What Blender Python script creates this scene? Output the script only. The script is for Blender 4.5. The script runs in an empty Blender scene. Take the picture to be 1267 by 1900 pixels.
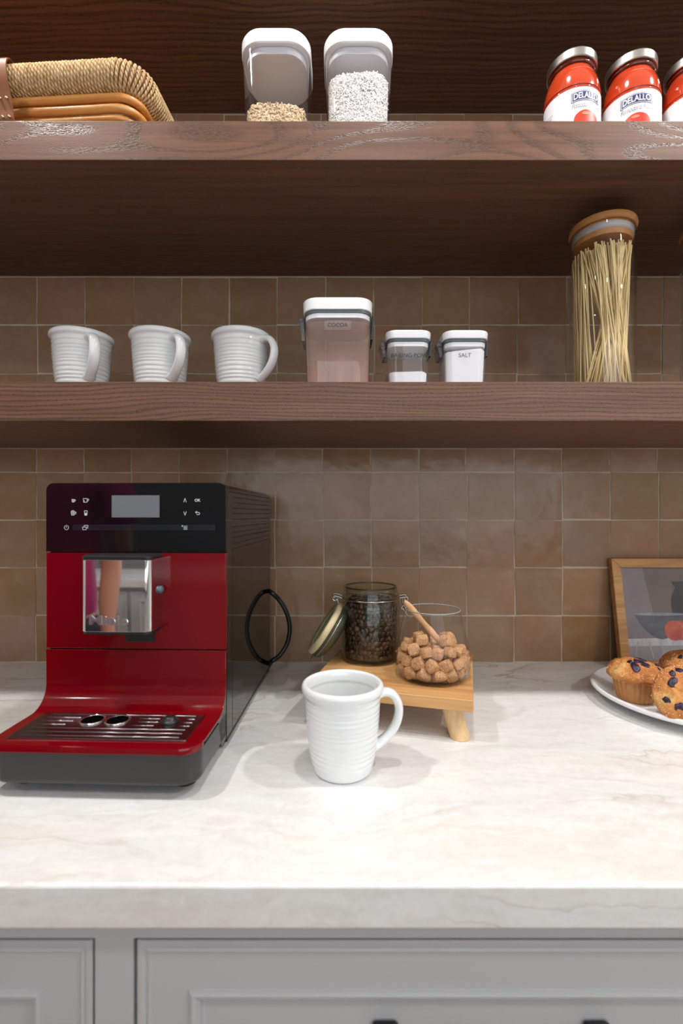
import bpy, bmesh, math, random
import numpy as np
from mathutils import Vector, Matrix, noise as mnoise

random.seed(7)
rng = np.random.default_rng(7)
PI = math.pi
R = math.radians
scene = bpy.context.scene
COL = scene.collection

# ------------------------------------------------------------------ camera
FPX, DIST, EYE, HOR = 880.0, 1.0233, 0.32, 953.0      # focal length in px, distance to tiles, eye height above counter
cd = bpy.data.cameras.new('camera')
cam = bpy.data.objects.new('camera', cd)
COL.objects.link(cam)
cam.location = (0, -DIST, EYE)
cam.rotation_euler = (PI / 2, 0, 0)
cd.sensor_fit = 'HORIZONTAL'
cd.sensor_width = 24.0
cd.lens = 24.0 * FPX / 1267.0
cd.shift_y = (HOR - 950.0) / 1267.0
cd.clip_start = 0.02
cd.dof.use_dof = True
cd.dof.focus_distance = 0.78
cd.dof.aperture_fstop = 3.0
scene.camera = cam

# ------------------------------------------------------------------ world, exposure
w = bpy.data.worlds.new('world')
scene.world = w
w.use_nodes = True
w.node_tree.nodes['Background'].inputs[0].default_value = (0.86, 0.93, 1.0, 1)
w.node_tree.nodes['Background'].inputs[1].default_value = 3.0
vs = scene.view_settings
vs.view_transform = 'Standard'
vs.look = 'None'
vs.gamma = 1.0
vs.use_curve_mapping = False
vs.exposure = 0.0
scene.cycles.use_denoising = True
scene.cycles.max_bounces = 14
scene.cycles.transparent_max_bounces = 40
scene.cycles.sample_clamp_indirect = 6.0
scene.cycles.caustics_reflective = False
scene.cycles.caustics_refractive = False

CEIL = 1.56
LAMPS = [(-0.78, -0.60, 11.0), (0.10, -0.60, 6.5), (0.98, -0.60, 12.0),  # the middle lamp is an added fill that brightens the upper shelf
         (-1.5, -1.65, 3.0), (0.12, -1.65, 3.0), (1.5, -1.55, 14.0)]

# ------------------------------------------------------------------ node helpers
class NT:
    def __init__(self, name):
        self.m = bpy.data.materials.new(name)
        self.m.use_nodes = True
        self.t = self.m.node_tree
        self.b = self.t.nodes['Principled BSDF']
        self.out = self.t.nodes['Material Output']
    def n(self, typ, **kw):
        nd = self.t.nodes.new(typ)
        for k, v in kw.items():
            if k.startswith('i_'):
                key = k[2:]
                key = int(key) if key.isdigit() else key.replace('_', ' ')
                self.set(nd.inputs[key], v)
            else:
                setattr(nd, k, v)
        return nd
    def set(self, sock, v):
        if isinstance(v, bpy.types.NodeSocket):
            self.t.links.new(v, sock)
        else:
            if sock.type == 'RGBA' and len(v) == 3:
                v = (*v, 1)
            sock.default_value = v
    def p(self, **kw):
        for k, v in kw.items():
            self.set(self.b.inputs[k.replace('_', ' ')], v)
        return self.m
    def coord(self, kind='Object', scale=(1, 1, 1), loc=(0, 0, 0), rot=(0, 0, 0)):
        tc = self.n('ShaderNodeTexCoord')
        mp = self.n('ShaderNodeMapping')
        self.t.links.new(tc.outputs[kind], mp.inputs[0])
        mp.inputs['Scale'].default_value = scale
        mp.inputs['Location'].default_value = loc
        mp.inputs['Rotation'].default_value = rot
        return mp.outputs[0]
    def noise(self, vec, scale=5, detail=4, rough=0.55, dist=0.0, out=0):
        nd = self.n('ShaderNodeTexNoise', i_Scale=scale, i_Detail=detail, i_Roughness=rough, i_Distortion=dist)
        self.t.links.new(vec, nd.inputs['Vector'])
        return nd.outputs[out]
    def ramp(self, fac, stops, interp='LINEAR'):
        nd = self.n('ShaderNodeValToRGB')
        self.t.links.new(fac, nd.inputs[0])
        cr = nd.color_ramp
        cr.interpolation = interp
        while len(cr.elements) < len(stops):
            cr.elements.new(0.5)
        for e, (p, c) in zip(cr.elements, stops):
            e.position = p
            if isinstance(c, (int, float)):
                c = (c, c, c)
            e.color = (*c, 1)
        return nd.outputs[0]
    def math(self, op, a, b=0.5, c=0.5):
        nd = self.n('ShaderNodeMath', operation=op)
        for i, v in enumerate((a, b, c)):
            self.set(nd.inputs[i], v)
        return nd.outputs[0]
    def mix(self, fac, a, b, mode='MIX'):
        nd = self.n('ShaderNodeMixRGB', blend_type=mode)
        self.set(nd.inputs[0], fac)
        self.set(nd.inputs[1], a)
        self.set(nd.inputs[2], b)
        return nd.outputs[0]
    def bump(self, h, strength=0.3, dist=0.002, normal=None):
        nd = self.n('ShaderNodeBump', i_Strength=strength, i_Distance=dist)
        self.t.links.new(h, nd.inputs['Height'])
        if normal is not None:
            self.t.links.new(normal, nd.inputs['Normal'])
        self.t.links.new(nd.outputs[0], self.b.inputs['Normal'])
        return nd.outputs[0]

def s2l(r, g, b):
    f = lambda c: (c / 255 / 12.92) if c / 255 <= 0.04045 else ((c / 255 + 0.055) / 1.055) ** 2.4
    return (f(r), f(g), f(b))

def plain(name, col, rough=0.5, metal=0.0, spec=0.5, coat=0.0, **kw):
    n = NT(name)
    return n.p(Base_Color=col, Roughness=rough, Metallic=metal, Specular_IOR_Level=spec, Coat_Weight=coat, **kw)

# ------------------------------------------------------------------ materials
def wood_dark(name, cathedral=True, pore=0.35):
    # stained oak, grain along x: growth bands as contours of a stretched field, open pores gathered in the bands
    n = NT(name)
    if cathedral:
        fld = n.noise(n.coord('Object', (2.0, 26, 9.5), loc=(3.3, 0.0, 1.7)), 1.0, 1.3, 0.45)
        fld = n.math('MULTIPLY', fld, 17.0)
    else:
        sep = n.n('ShaderNodeSeparateXYZ')
        n.t.links.new(n.coord('Object'), sep.inputs[0])
        fld = n.math('ADD', n.math('MULTIPLY', sep.outputs[2], 165.0), n.math('MULTIPLY', sep.outputs[1], 85.0))
        fld = n.math('ADD', fld, n.math('MULTIPLY', n.noise(n.coord('Object', (2.4, 7, 16)), 1.0, 3, 0.5), 6.0))
    fr = n.math('FRACT', fld)
    band = n.ramp(fr, [(0.0, 0.0), (0.45, 0.05), (0.62, 0.9), (0.86, 1.0), (0.94, 0.1), (1.0, 0.0)])
    pn = n.noise(n.coord('Object', (230, 1000, 1000)), 1.0, 2, 0.5)
    pores = n.ramp(pn, [(0.46, 0.0), (0.58, 1.0)])
    streak = n.noise(n.coord('Object', (4, 120, 120)), 1.0, 4, 0.6)
    tone = n.noise(n.coord('Object', (1.2, 5, 5)), 1.0, 2, 0.5)
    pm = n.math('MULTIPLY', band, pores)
    c = n.mix(n.ramp(streak, [(0.3, 0.0), (0.7, 1.0)]), s2l(92, 61, 45), s2l(126, 87, 67))
    c = n.mix(n.math('MULTIPLY', tone, 0.4), c, s2l(110, 77, 54))
    c = n.mix(n.math('MULTIPLY', band, 0.4), c, s2l(72, 50, 38))
    c = n.mix(n.math('MULTIPLY', pores, 0.12), c, s2l(66, 44, 32))
    c = n.mix(n.math('MULTIPLY', pm, 0.75), c, s2l(106, 90, 82) if cathedral else s2l(60, 42, 34))  # pore grain; on cathedral boards greyed to paint in its silvery sheen
    h = n.math('SUBTRACT', 1.0, n.math('ADD', pm, n.math('MULTIPLY', pores, 0.15)))
    n.bump(h, pore, 0.0006)
    rough = n.ramp(band, [(0.0, 0.45), (1.0, 0.30)])
    return n.p(Base_Color=c, Roughness=rough, Specular_IOR_Level=0.42)

def wood_light(name, c1, c2, c3, scale=1.0, rough=0.5, axis='x'):
    n = NT(name)
    st = {'x': (3, 45, 45), 'z': (45, 45, 3), 'y': (45, 3, 45)}[axis]
    fs = {'x': (12, 260, 260), 'z': (260, 260, 12), 'y': (260, 12, 260)}[axis]
    a = n.noise(n.coord('Object', st), 1.0 * scale, 4, 0.6, 1.2)
    f = n.noise(n.coord('Object', fs), 1.0 * scale, 3, 0.6)
    blot = n.noise(n.coord('Object'), 9 * scale, 2, 0.5)
    c = n.ramp(a, [(0.3, c1), (0.5, c2), (0.68, c3)])
    c = n.mix(n.math('MULTIPLY', n.ramp(f, [(0.42, 0.0), (0.65, 1.0)]), 0.25), c, c3)
    c = n.mix(n.math('MULTIPLY', blot, 0.35), c, c1)
    n.bump(f, 0.12, 0.0006)
    return n.p(Base_Color=c, Roughness=rough)

def thin_glass(name, tint=(0.97, 0.98, 0.97), edge=(0.6, 0.68, 0.62), rough=0.0, ior=1.45, haze=0.0, haze_col=(0.8, 0.8, 0.8), edge_pow=3.0):
    # a thin clear wall: light passes straight through, reflects by Fresnel, absorbs more where the path through it is long
    n = NT(name)
    n.t.nodes.remove(n.b)
    lw = n.n('ShaderNodeLayerWeight', i_Blend=0.5)
    fc = n.math('POWER', lw.outputs['Facing'], edge_pow)
    tr = n.n('ShaderNodeBsdfTransparent')
    n.set(tr.inputs[0], n.mix(fc, tint, edge))
    gl = n.n('ShaderNodeBsdfGlossy', i_Roughness=rough)
    gl.inputs[0].default_value = (1, 1, 1, 1)
    f0 = ((ior - 1) / (ior + 1)) ** 2
    sch = n.math('ADD', n.math('MULTIPLY', n.math('POWER', lw.outputs['Facing'], 5.0), 1 - f0), f0)
    mx = n.n('ShaderNodeMixShader')
    n.t.links.new(sch, mx.inputs[0])
    body = tr.outputs[0]
    if haze:
        df = n.n('ShaderNodeBsdfDiffuse')
        df.inputs[0].default_value = (*haze_col, 1)
        m2 = n.n('ShaderNodeMixShader')
        n.set(m2.inputs[0], haze)
        n.t.links.new(body, m2.inputs[1])
        n.t.links.new(df.outputs[0], m2.inputs[2])
        body = m2.outputs[0]
    n.t.links.new(body, mx.inputs[1])
    n.t.links.new(gl.outputs[0], mx.inputs[2])
    n.t.links.new(mx.outputs[0], n.out.inputs[0])
    return n.m

def m_tile():
    n = NT('zellige_glaze')
    oi = n.n('ShaderNodeObjectInfo')
    rnd = oi.outputs['Random']
    tc = n.n('ShaderNodeTexCoord')
    geo = n.n('ShaderNodeNewGeometry')
    add = n.n('ShaderNodeVectorMath', operation='ADD')
    n.t.links.new(geo.outputs['Position'], add.inputs[0])
    cmb = n.n('ShaderNodeCombineXYZ')
    for i in range(3):
        n.t.links.new(n.math('MULTIPLY', rnd, 37.0 + 11 * i), cmb.inputs[i])
    n.t.links.new(cmb.outputs[0], add.inputs[1])
    v = add.outputs[0]
    base = n.ramp(rnd, [(0.0, s2l(134, 106, 78)), (0.3, s2l(146, 116, 90)), (0.5, s2l(136, 108, 84)), (0.7, s2l(152, 120, 98)), (0.85, s2l(138, 104, 70)), (1.0, s2l(150, 114, 90))])
    cloud = n.noise(v, 14, 4, 0.6, 0.6)
    c = n.mix(n.math('MULTIPLY', n.ramp(cloud, [(0.35, 0.0), (0.7, 1.0)]), 0.35), base, s2l(122, 90, 58))
    c = n.mix(n.math('MULTIPLY', n.ramp(n.noise(v, 30, 4, 0.6), [(0.5, 0.0), (0.75, 1.0)]), 0.3), c, s2l(164, 136, 116))
    pit = n.ramp(n.noise(v, 150, 2, 0.5), [(0.74, 0.0), (0.80, 1.0)])
    c = n.mix(n.math('MULTIPLY', pit, 0.6), c, s2l(90, 66, 48))
    h1 = n.noise(v, 13, 2, 0.45, 0.3)
    h2 = n.noise(v, 45, 3, 0.5, 0.5)
    hh = n.math('ADD', n.math('MULTIPLY', h1, 1.0), n.math('MULTIPLY', h2, 0.16))
    hh = n.math('SUBTRACT', hh, n.math('MULTIPLY', pit, 0.05))
    n.bump(hh, 0.42, 0.006)
    return n.p(Base_Color=c, Roughness=n.ramp(cloud, [(0.3, 0.10), (0.7, 0.24)]), Specular_IOR_Level=0.26, Coat_Weight=0.0)

def m_stone():
    # pale quartzite: white ground, soft cream drifts, slanting streaks, pale crackle and thin tan veins
    n = NT('quartzite')
    v = n.coord('Object')
    w1 = n.noise(v, 3.0, 5, 0.6, 0.3, out=1)
    vm = n.n('ShaderNodeVectorMath', operation='MULTIPLY_ADD')
    n.t.links.new(w1, vm.inputs[0])
    vm.inputs[1].default_value = (0.14, 0.14, 0.14)
    n.t.links.new(v, vm.inputs[2])
    wv = vm.outputs[0]
    def stretch(rz, sc):
        mp = n.n('ShaderNodeMapping')
        n.t.links.new(wv, mp.inputs[0])
        mp.inputs['Rotation'].default_value = (0, 0, rz)
        mp.inputs['Scale'].default_value = sc
        return mp.outputs[0]
    drift = n.noise(stretch(R(6), (1.6, 9, 9)), 1.0, 5, 0.6, 0.4)
    slant = n.noise(stretch(R(-38), (14, 75, 75)), 1.0, 4, 0.62, 0.5)
    grain = n.noise(wv, 95, 4, 0.65, 0.6)
    vor = n.n('ShaderNodeTexVoronoi', feature='DISTANCE_TO_EDGE', i_Scale=1.0)
    n.t.links.new(stretch(R(-30), (28, 62, 62)), vor.inputs['Vector'])
    cr = n.ramp(vor.outputs['Distance'], [(0.0, 1.0), (0.09, 0.0)])
    c = n.ramp(drift, [(0.26, s2l(216, 206, 195)), (0.40, s2l(226, 222, 216)), (0.50, s2l(233, 233, 231)), (0.64, s2l(226, 227, 227)), (0.80, s2l(214, 209, 203))])
    c = n.mix(n.math('MULTIPLY', n.ramp(slant, [(0.42, 0.0), (0.70, 1.0)]), 0.34), c, s2l(200, 195, 188))
    c = n.mix(n.math('MULTIPLY', n.ramp(grain, [(0.45, 0.0), (0.7, 1.0)]), 0.18), c, s2l(198, 190, 180))
    c = n.mix(n.math('MULTIPLY', cr, 0.16), c, s2l(242, 238, 230))
    vein = n.noise(stretch(R(5), (0.7, 5.0, 5.0)), 1.0, 3, 0.5, 0.3)
    vn = n.ramp(vein, [(0.470, 0.0), (0.496, 0.35), (0.500, 1.0), (0.503, 0.1), (0.512, 0.0)])
    vein2 = n.noise(stretch(R(9), (1.1, 7.0, 7.0)), 1.3, 3, 0.5, 0.3)
    vn2 = n.ramp(vein2, [(0.52, 0.0), (0.545, 0.3), (0.548, 0.8), (0.551, 0.0)])
    gate = n.ramp(n.noise(v, 4, 2, 0.5), [(0.38, 0.0), (0.58, 1.0)])
    c = n.mix(n.math('MULTIPLY', n.math('MULTIPLY', n.math('MAXIMUM', vn, vn2), gate), 0.6), c, s2l(176, 142, 112))
    n.bump(grain, 0.03, 0.0008)
    return n.p(Base_Color=c, Roughness=0.2, Specular_IOR_Level=0.5)

def m_grout():
    n = NT('grout')
    f = n.noise(n.coord('Object'), 300, 3, 0.6)
    return n.p(Base_Color=n.mix(f, s2l(178, 160, 140), s2l(198, 182, 164)), Roughness=0.9)

M = {}
M['shelf1'] = wood_dark('stained_oak_straight', False, pore=0.35)
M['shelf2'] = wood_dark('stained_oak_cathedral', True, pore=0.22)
M['tile'] = m_tile()
M['grout'] = m_grout()
M['stone'] = m_stone()
M['cab'] = plain('painted_cabinet', s2l(186, 187, 188), 0.42)
M['cabgap'] = plain('cabinet_inside', s2l(70, 66, 60), 0.8)
M['black_knob'] = plain('blackened_metal', (0.008, 0.008, 0.008), 0.4, 0.6)
M['ceramic'] = plain('white_glaze', s2l(229, 231, 231), 0.16, coat=0.3)
M['ceramic2'] = plain('plate_glaze', s2l(234, 235, 236), 0.2, coat=0.2)
M['black_gloss'] = plain('black_gloss_plastic', (0.004, 0.004, 0.005), 0.06, spec=0.6)
M['black_side'] = plain('black_mirror_panel', (0.008, 0.007, 0.006), 0.05, spec=0.8)
M['black_plast'] = plain('black_plastic', (0.012, 0.012, 0.013), 0.4)
M['dark_base'] = plain('dark_grey_base', (0.022, 0.022, 0.022), 0.22)
M['red'] = plain('red_lacquer', s2l(112, 3, 13), 0.10, spec=0.4, coat=0.15, Coat_Roughness=0.04)
M['chrome'] = plain('polished_steel', (0.80, 0.81, 0.82), 0.03, 1.0)
M['logo_steel'] = plain('satin_logo_steel', (0.62, 0.63, 0.64), 0.28, 1.0)
M['steel_dark'] = plain('drip_tray_steel', (0.30, 0.27, 0.28), 0.22, 1.0)
M['display'] = plain('grey_display', s2l(112, 118, 122), 0.25)
M['strip'] = plain('touch_strip', s2l(30, 32, 38), 0.12)
M['icon'] = plain('white_print', s2l(225, 228, 228), 0.5)
M['screw'] = plain('grey_blue_screw', s2l(92, 108, 120), 0.35, 0.4)
M['void'] = plain('dark_opening', (0.002, 0.002, 0.002), 1.0, spec=0.0)
M['cord'] = plain('black_cord', (0.006, 0.006, 0.006), 0.4)
M['white_plastic'] = plain('white_plastic', s2l(240, 241, 242), 0.3)
M['seal'] = plain('grey_seal', s2l(84, 96, 100), 0.4)
M['clamp'] = plain('dark_clamp', s2l(50, 56, 58), 0.35)
M['clear'] = thin_glass('clear_plastic', (0.985, 0.98, 0.985), (0.70, 0.67, 0.74), ior=1.35, edge_pow=6.0, haze=0.02, haze_col=(0.8, 0.78, 0.85))
M['clear_dry'] = thin_glass('clear_tritan', (0.975, 0.97, 0.975), (0.55, 0.55, 0.60), ior=1.4, edge_pow=6.0, haze=0.04, haze_col=(0.6, 0.6, 0.62))
M['clear_part'] = thin_glass('clear_hinge', (0.75, 0.76, 0.80), (0.35, 0.36, 0.42), ior=1.6, edge_pow=1.5, haze=0.12)
M['glass'] = thin_glass('clear_glass', (0.985, 0.988, 0.985), (0.6, 0.63, 0.61), ior=1.32, edge_pow=8.0)
M['glass_thick'] = thin_glass('thick_glass_base', (0.90, 0.92, 0.90), (0.5, 0.54, 0.5), ior=1.5, edge_pow=2.0, haze=0.05)
M['glass_green'] = thin_glass('green_tinted_glass', (0.93, 0.95, 0.91), (0.16, 0.22, 0.10), ior=1.45, edge_pow=4.0)
M['glass_green2'] = thin_glass('green_lid_glass', (0.66, 0.74, 0.60), (0.18, 0.26, 0.14), ior=1.5, edge_pow=1.6, haze=0.08, haze_col=(0.45, 0.5, 0.38))
M['rim_glass'] = plain('rim_highlight_glass', (0.30,0.31,0.30), 0.08, spec=0.9)
M['rim_green'] = thin_glass('green_glass_rim', (0.55, 0.62, 0.52), (0.2, 0.26, 0.16), ior=1.6, edge_pow=1.5)
M['wire'] = plain('wire', (0.42, 0.41, 0.37), 0.25, 1.0)
M['gasket'] = plain('cream_gasket', s2l(206, 190, 150), 0.55)
M['bamboo'] = wood_light('bamboo_lid', s2l(176, 118, 64), s2l(190, 134, 78), s2l(158, 100, 52))
M['silicone'] = plain('pale_silicone', s2l(176, 172, 172), 0.45)
M['board'] = wood_light('acacia_board', s2l(214, 168, 112), s2l(200, 148, 92), s2l(164, 112, 66), rough=0.45)
M['leg'] = wood_light('pale_leg_wood', s2l(226, 196, 150), s2l(214, 180, 132), s2l(196, 158, 110), axis='z', rough=0.55)
M['spoon'] = wood_light('spoon_wood', s2l(214, 168, 124), s2l(202, 152, 108), s2l(180, 128, 86), axis='z', rough=0.55)
M['framewood'] = wood_light('frame_wood', s2l(190, 142, 86), s2l(168, 118, 66), s2l(122, 80, 42), rough=0.5)
M['pasta'] = plain('spaghetti', s2l(246, 220, 160), 0.5, Subsurface_Weight=0.0)
M['pasta2'] = plain('short_pasta', s2l(214, 178, 90), 0.5)
M['sauce'] = plain('tomato_sauce', s2l(198, 66, 32), 0.10, spec=0.6, coat=0.8, Coat_Roughness=0.03)
M['lid_silver'] = plain('silver_lid', (0.72, 0.71, 0.68), 0.28, 1.0)
M['paper'] = plain('label_paper', s2l(240, 240, 242), 0.4)
M['navy'] = plain('navy_print', s2l(40, 50, 104), 0.45)
M['greyprint'] = plain('grey_print', s2l(128, 128, 140), 0.5)
M['tomprint'] = plain('tomato_print', s2l(214, 60, 34), 0.4)
M['tomhi'] = plain('tomato_print_light', s2l(240, 140, 104), 0.4)
M['inkblack'] = plain('black_print', s2l(34, 32, 32), 0.5)
M['leather'] = plain('tan_leather', s2l(138, 84, 48), 0.5)
M['brass'] = plain('rivet', (0.5, 0.42, 0.3), 0.35, 1.0)
M['powder_white'] = plain('white_powder', s2l(240, 240, 243), 0.9)
M['ceil'] = plain('ceiling_paint', s2l(236, 235, 232), 0.8)
M['wallpaint'] = plain('wall_paint', s2l(222, 221, 218), 0.8)
M['wallgrey'] = plain('grey_wall_paint', s2l(150, 152, 154), 0.7)
M['rivet'] = plain('tag_rivet', s2l(90, 84, 74), 0.4, 0.8)

def m_rice(name, a, b):
    n = NT(name)
    geo = n.n('ShaderNodeNewGeometry')
    return n.p(Base_Color=n.mix(geo.outputs['Random Per Island'], a, b), Roughness=0.5, Subsurface_Weight=0.0)
M['rice_brown'] = m_rice('brown_rice', s2l(226, 196, 152), s2l(246, 226, 190))
M['rice_white'] = m_rice('white_rice', s2l(246, 244, 240), s2l(253, 252, 250))

def m_cocoa():
    n = NT('cocoa_powder')
    f = n.noise(n.coord('Object'), 90, 4, 0.6)
    return n.p(Base_Color=n.mix(f, s2l(132, 76, 56), s2l(168, 106, 84)), Roughness=0.95)
M['cocoa'] = m_cocoa()
def m_cocoa_dust():
    # cocoa dust clinging to the lower inside walls: a see-through film, thicker towards the powder it came from
    n = NT('cocoa_dust_film')
    n.t.nodes.remove(n.b)
    v = n.coord('Object')
    sep = n.n('ShaderNodeSeparateXYZ')
    n.t.links.new(v, sep.inputs[0])
    g = n.ramp(n.math('MULTIPLY', sep.outputs[2], 8.0), [(0.1, 0.75), (0.33, 0.55), (0.5, 0.34), (0.95, 0.26)])
    f = n.ramp(n.noise(n.coord('Object', (40, 40, 7)), 1.0, 4, 0.6), [(0.3, 0.7), (0.7, 1.1)])
    fac = n.math('MULTIPLY', g, f)
    tr = n.n('ShaderNodeBsdfTransparent')
    df = n.n('ShaderNodeBsdfDiffuse')
    df.inputs[0].default_value = (*s2l(186, 150, 134), 1)
    mx = n.n('ShaderNodeMixShader')
    n.t.links.new(fac, mx.inputs[0])
    n.t.links.new(tr.outputs[0], mx.inputs[1])
    n.t.links.new(df.outputs[0], mx.inputs[2])
    n.t.links.new(mx.outputs[0], n.out.inputs[0])
    return n.m
M['cocoa_dust'] = m_cocoa_dust()

def m_bean():
    n = NT('roasted_bean')
    oi = n.n('ShaderNodeObjectInfo')
    c = n.ramp(oi.outputs['Random'], [(0.0, s2l(44, 26, 18)), (0.6, s2l(62, 38, 26)), (0.9, s2l(92, 58, 38)), (1.0, s2l(110, 72, 48))])
    return n.p(Base_Color=c, Roughness=0.32, Specular_IOR_Level=0.6)
M['bean'] = m_bean()
M['bean_core'] = plain('bean_core', s2l(30, 18, 12), 0.6)

def m_sugar():
    n = NT('brown_sugar')
    v = n.coord('Object')
    f = n.noise(v, 600, 4, 0.7)
    g = n.noise(v, 90, 3, 0.6)
    c = n.mix(n.ramp(f, [(0.35, 0.0), (0.62, 1.0)]), s2l(140, 88, 50), s2l(222, 174, 126))
    c = n.mix(n.math('MULTIPLY', g, 0.5), c, s2l(192, 138, 92))
    n.bump(f, 0.6, 0.0012)
    return n.p(Base_Color=c, Roughness=0.6)
M['sugar'] = m_sugar()

def m_rope():
    n = NT('seagrass_rope')
    uv = n.coord('UV')
    sep = n.n('ShaderNodeSeparateXYZ')
    n.t.links.new(uv, sep.inputs[0])
    ph = n.math('ADD', n.math('MULTIPLY', sep.outputs[0], 160.0), n.math('MULTIPLY', sep.outputs[1], 2.0))
    s = n.math('ABSOLUTE', n.math('SINE', n.math('MULTIPLY', ph, PI)))
    f = n.noise(n.coord('Object'), 130, 4, 0.65)
    c = n.ramp(f, [(0.3, s2l(182, 142, 90)), (0.5, s2l(216, 180, 128)), (0.7, s2l(234, 206, 158))])
    c = n.mix(n.ramp(s, [(0.0, 0.75), (0.35, 0.0)]), c, s2l(130, 92, 52))
    n.bump(s, 0.9, 0.0015)
    return n.p(Base_Color=c, Roughness=0.65)
M['rope'] = m_rope()
def m_rattan():
    n = NT('rattan')
    f = n.noise(n.coord('Object', (6, 60, 60)), 1.0, 4, 0.6, 0.8)
    k = n.noise(n.coord('Object'), 22, 3, 0.6)
    c = n.ramp(f, [(0.3, s2l(178, 106, 44)), (0.5, s2l(216, 146, 72)), (0.7, s2l(232, 172, 100))])
    c = n.mix(n.ramp(k, [(0.62, 0.0), (0.72, 0.6)]), c, s2l(110, 58, 24))
    return n.p(Base_Color=c, Roughness=0.33, Coat_Weight=0.3)
M['rattan'] = m_rattan()

def m_muffin():
    n = NT('muffin_crumb')
    v = n.coord('Object')
    f = n.noise(v, 26, 4, 0.6)
    g = n.noise(v, 230, 4, 0.7)
    c = n.ramp(f, [(0.30, s2l(146, 78, 32)), (0.43, s2l(190, 116, 54)), (0.56, s2l(216, 152, 80)), (0.70, s2l(234, 200, 128))])
    c = n.mix(n.ramp(n.noise(v, 75, 3, 0.6), [(0.60, 0.0), (0.72, 0.55)]), c, s2l(128, 66, 30))
    c = n.mix(n.math('MULTIPLY', g, 0.5), c, s2l(176, 104, 46))
    n.bump(n.math('ADD', g, n.math('MULTIPLY', f, 1.2)), 0.9, 0.0025)
    return n.p(Base_Color=c, Roughness=0.6)
M['muffin'] = m_muffin()
def m_crust():
    n = NT('muffin_side')
    v = n.coord('Object')
    g = n.noise(v, 120, 4, 0.65)
    c = n.mix(g, s2l(168, 104, 54), s2l(218, 164, 104))
    n.bump(g, 0.4, 0.001)
    return n.p(Base_Color=c, Roughness=0.65)
M['crust'] = m_crust()
M['sugarcrumb'] = plain('sugar_crumbs', s2l(240, 214, 168), 0.45)
def m_berry():
    n = NT('baked_blueberry')
    f = n.noise(n.coord('Object'), 160, 4, 0.6)
    c = n.ramp(f, [(0.35, s2l(22, 22, 36)), (0.55, s2l(42, 34, 62)), (0.72, s2l(104, 52, 92))])
    n.bump(f, 0.7, 0.002)
    return n.p(Base_Color=c, Roughness=0.35)
M['berry'] = m_berry()

# ------------------------------------------------------------------ geometry helpers
def mesh_obj(name, verts, faces, mat, parent=None, smooth=True, uv=None, loc=None, rot=None):
    me = bpy.data.meshes.new(name)
    me.from_pydata([tuple(v) for v in verts], [], faces)
    if uv is not None:
        l = me.uv_layers.new(name='UVMap')
        vi = np.empty(len(me.loops), dtype=np.int32)
        me.loops.foreach_get('vertex_index', vi)
        l.data.foreach_set('uv', np.asarray(uv, dtype=np.float32)[vi].ravel())
    return link(name, me, mat, parent, smooth, loc, rot)

def link(name, me, mat, parent=None, smooth=True, loc=None, rot=None):
    if mat is not None and not me.materials:
        me.materials.append(M[mat] if isinstance(mat, str) else mat)
    me.polygons.foreach_set('use_smooth', [bool(smooth)] * len(me.polygons))
    if smooth == 'auto':
        me.set_sharp_from_angle(angle=R(38))
    o = bpy.data.objects.new(name, me)
    COL.objects.link(o)
    if smooth == 'auto':
        wn = o.modifiers.new('weighted', 'WEIGHTED_NORMAL')
        wn.keep_sharp = True
        wn.weight = 100
    if parent is not None:
        o.parent = parent
    if loc is not None:
        o.location = loc
    if rot is not None:
        o.rotation_euler = rot
    return o

def bm_obj(name, bm, mat, parent=None, smooth='auto', loc=None, rot=None):
    me = bpy.data.meshes.new(name)
    bm.to_mesh(me)
    bm.free()
    return link(name, me, mat, parent, smooth, loc, rot)

def thing(name, label, cat, loc=(0, 0, 0), rz=0.0, group=None, rot=None):
    o = bpy.data.objects.new(name, None)
    o.empty_display_size = 0.02
    COL.objects.link(o)
    o.location = loc
    o.rotation_euler = rot if rot is not None else (0, 0, rz)
    return tag(o, label, cat, group)

def tag(o, label=None, cat=None, group=None, kind=None):
    if label: o['label'] = label
    if cat: o['category'] = cat
    if group: o['group'] = group
    if kind: o['kind'] = kind
    return o

def box_bm(x0, x1, y0, y1, z0, z1, bevel=0.0, seg=2):
    bm = bmesh.new()
    bmesh.ops.create_cube(bm, size=1)
    for v in bm.verts:
        v.co = Vector(((x0 + x1) / 2 + v.co.x * (x1 - x0), (y0 + y1) / 2 + v.co.y * (y1 - y0), (z0 + z1) / 2 + v.co.z * (z1 - z0)))
    if bevel > 0:
        bmesh.ops.bevel(bm, geom=list(bm.edges), offset=bevel, segments=seg, profile=0.5, affect='EDGES')
    return bm

def box(name, x0, x1, y0, y1, z0, z1, mat, parent=None, bevel=0.0, seg=2, **kw):
    return bm_obj(name, box_bm(x0, x1, y0, y1, z0, z1, bevel, seg), mat, parent, **kw)

def lathe(prof, seg=48, a0=0.0, a1=2 * PI, cap0=False, cap1=False):
    full = abs(a1 - a0 - 2 * PI) < 1e-6
    n = seg if full else seg + 1
    vs_, fs = [], []
    for (r, z) in prof:
        for i in range(n):
            a = a0 + (a1 - a0) * i / seg
            vs_.append((r * math.sin(a), -r * math.cos(a), z))
    for j in range(len(prof) - 1):
        for i in range(seg):
            i2 = (i + 1) % n if full else i + 1
            fs.append((j * n + i, j * n + i2, (j + 1) * n + i2, (j + 1) * n + i))
    if cap0: fs.append(tuple(reversed(range(n))))
    if cap1: fs.append(tuple((len(prof) - 1) * n + i for i in range(n)))
    return vs_, fs

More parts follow.
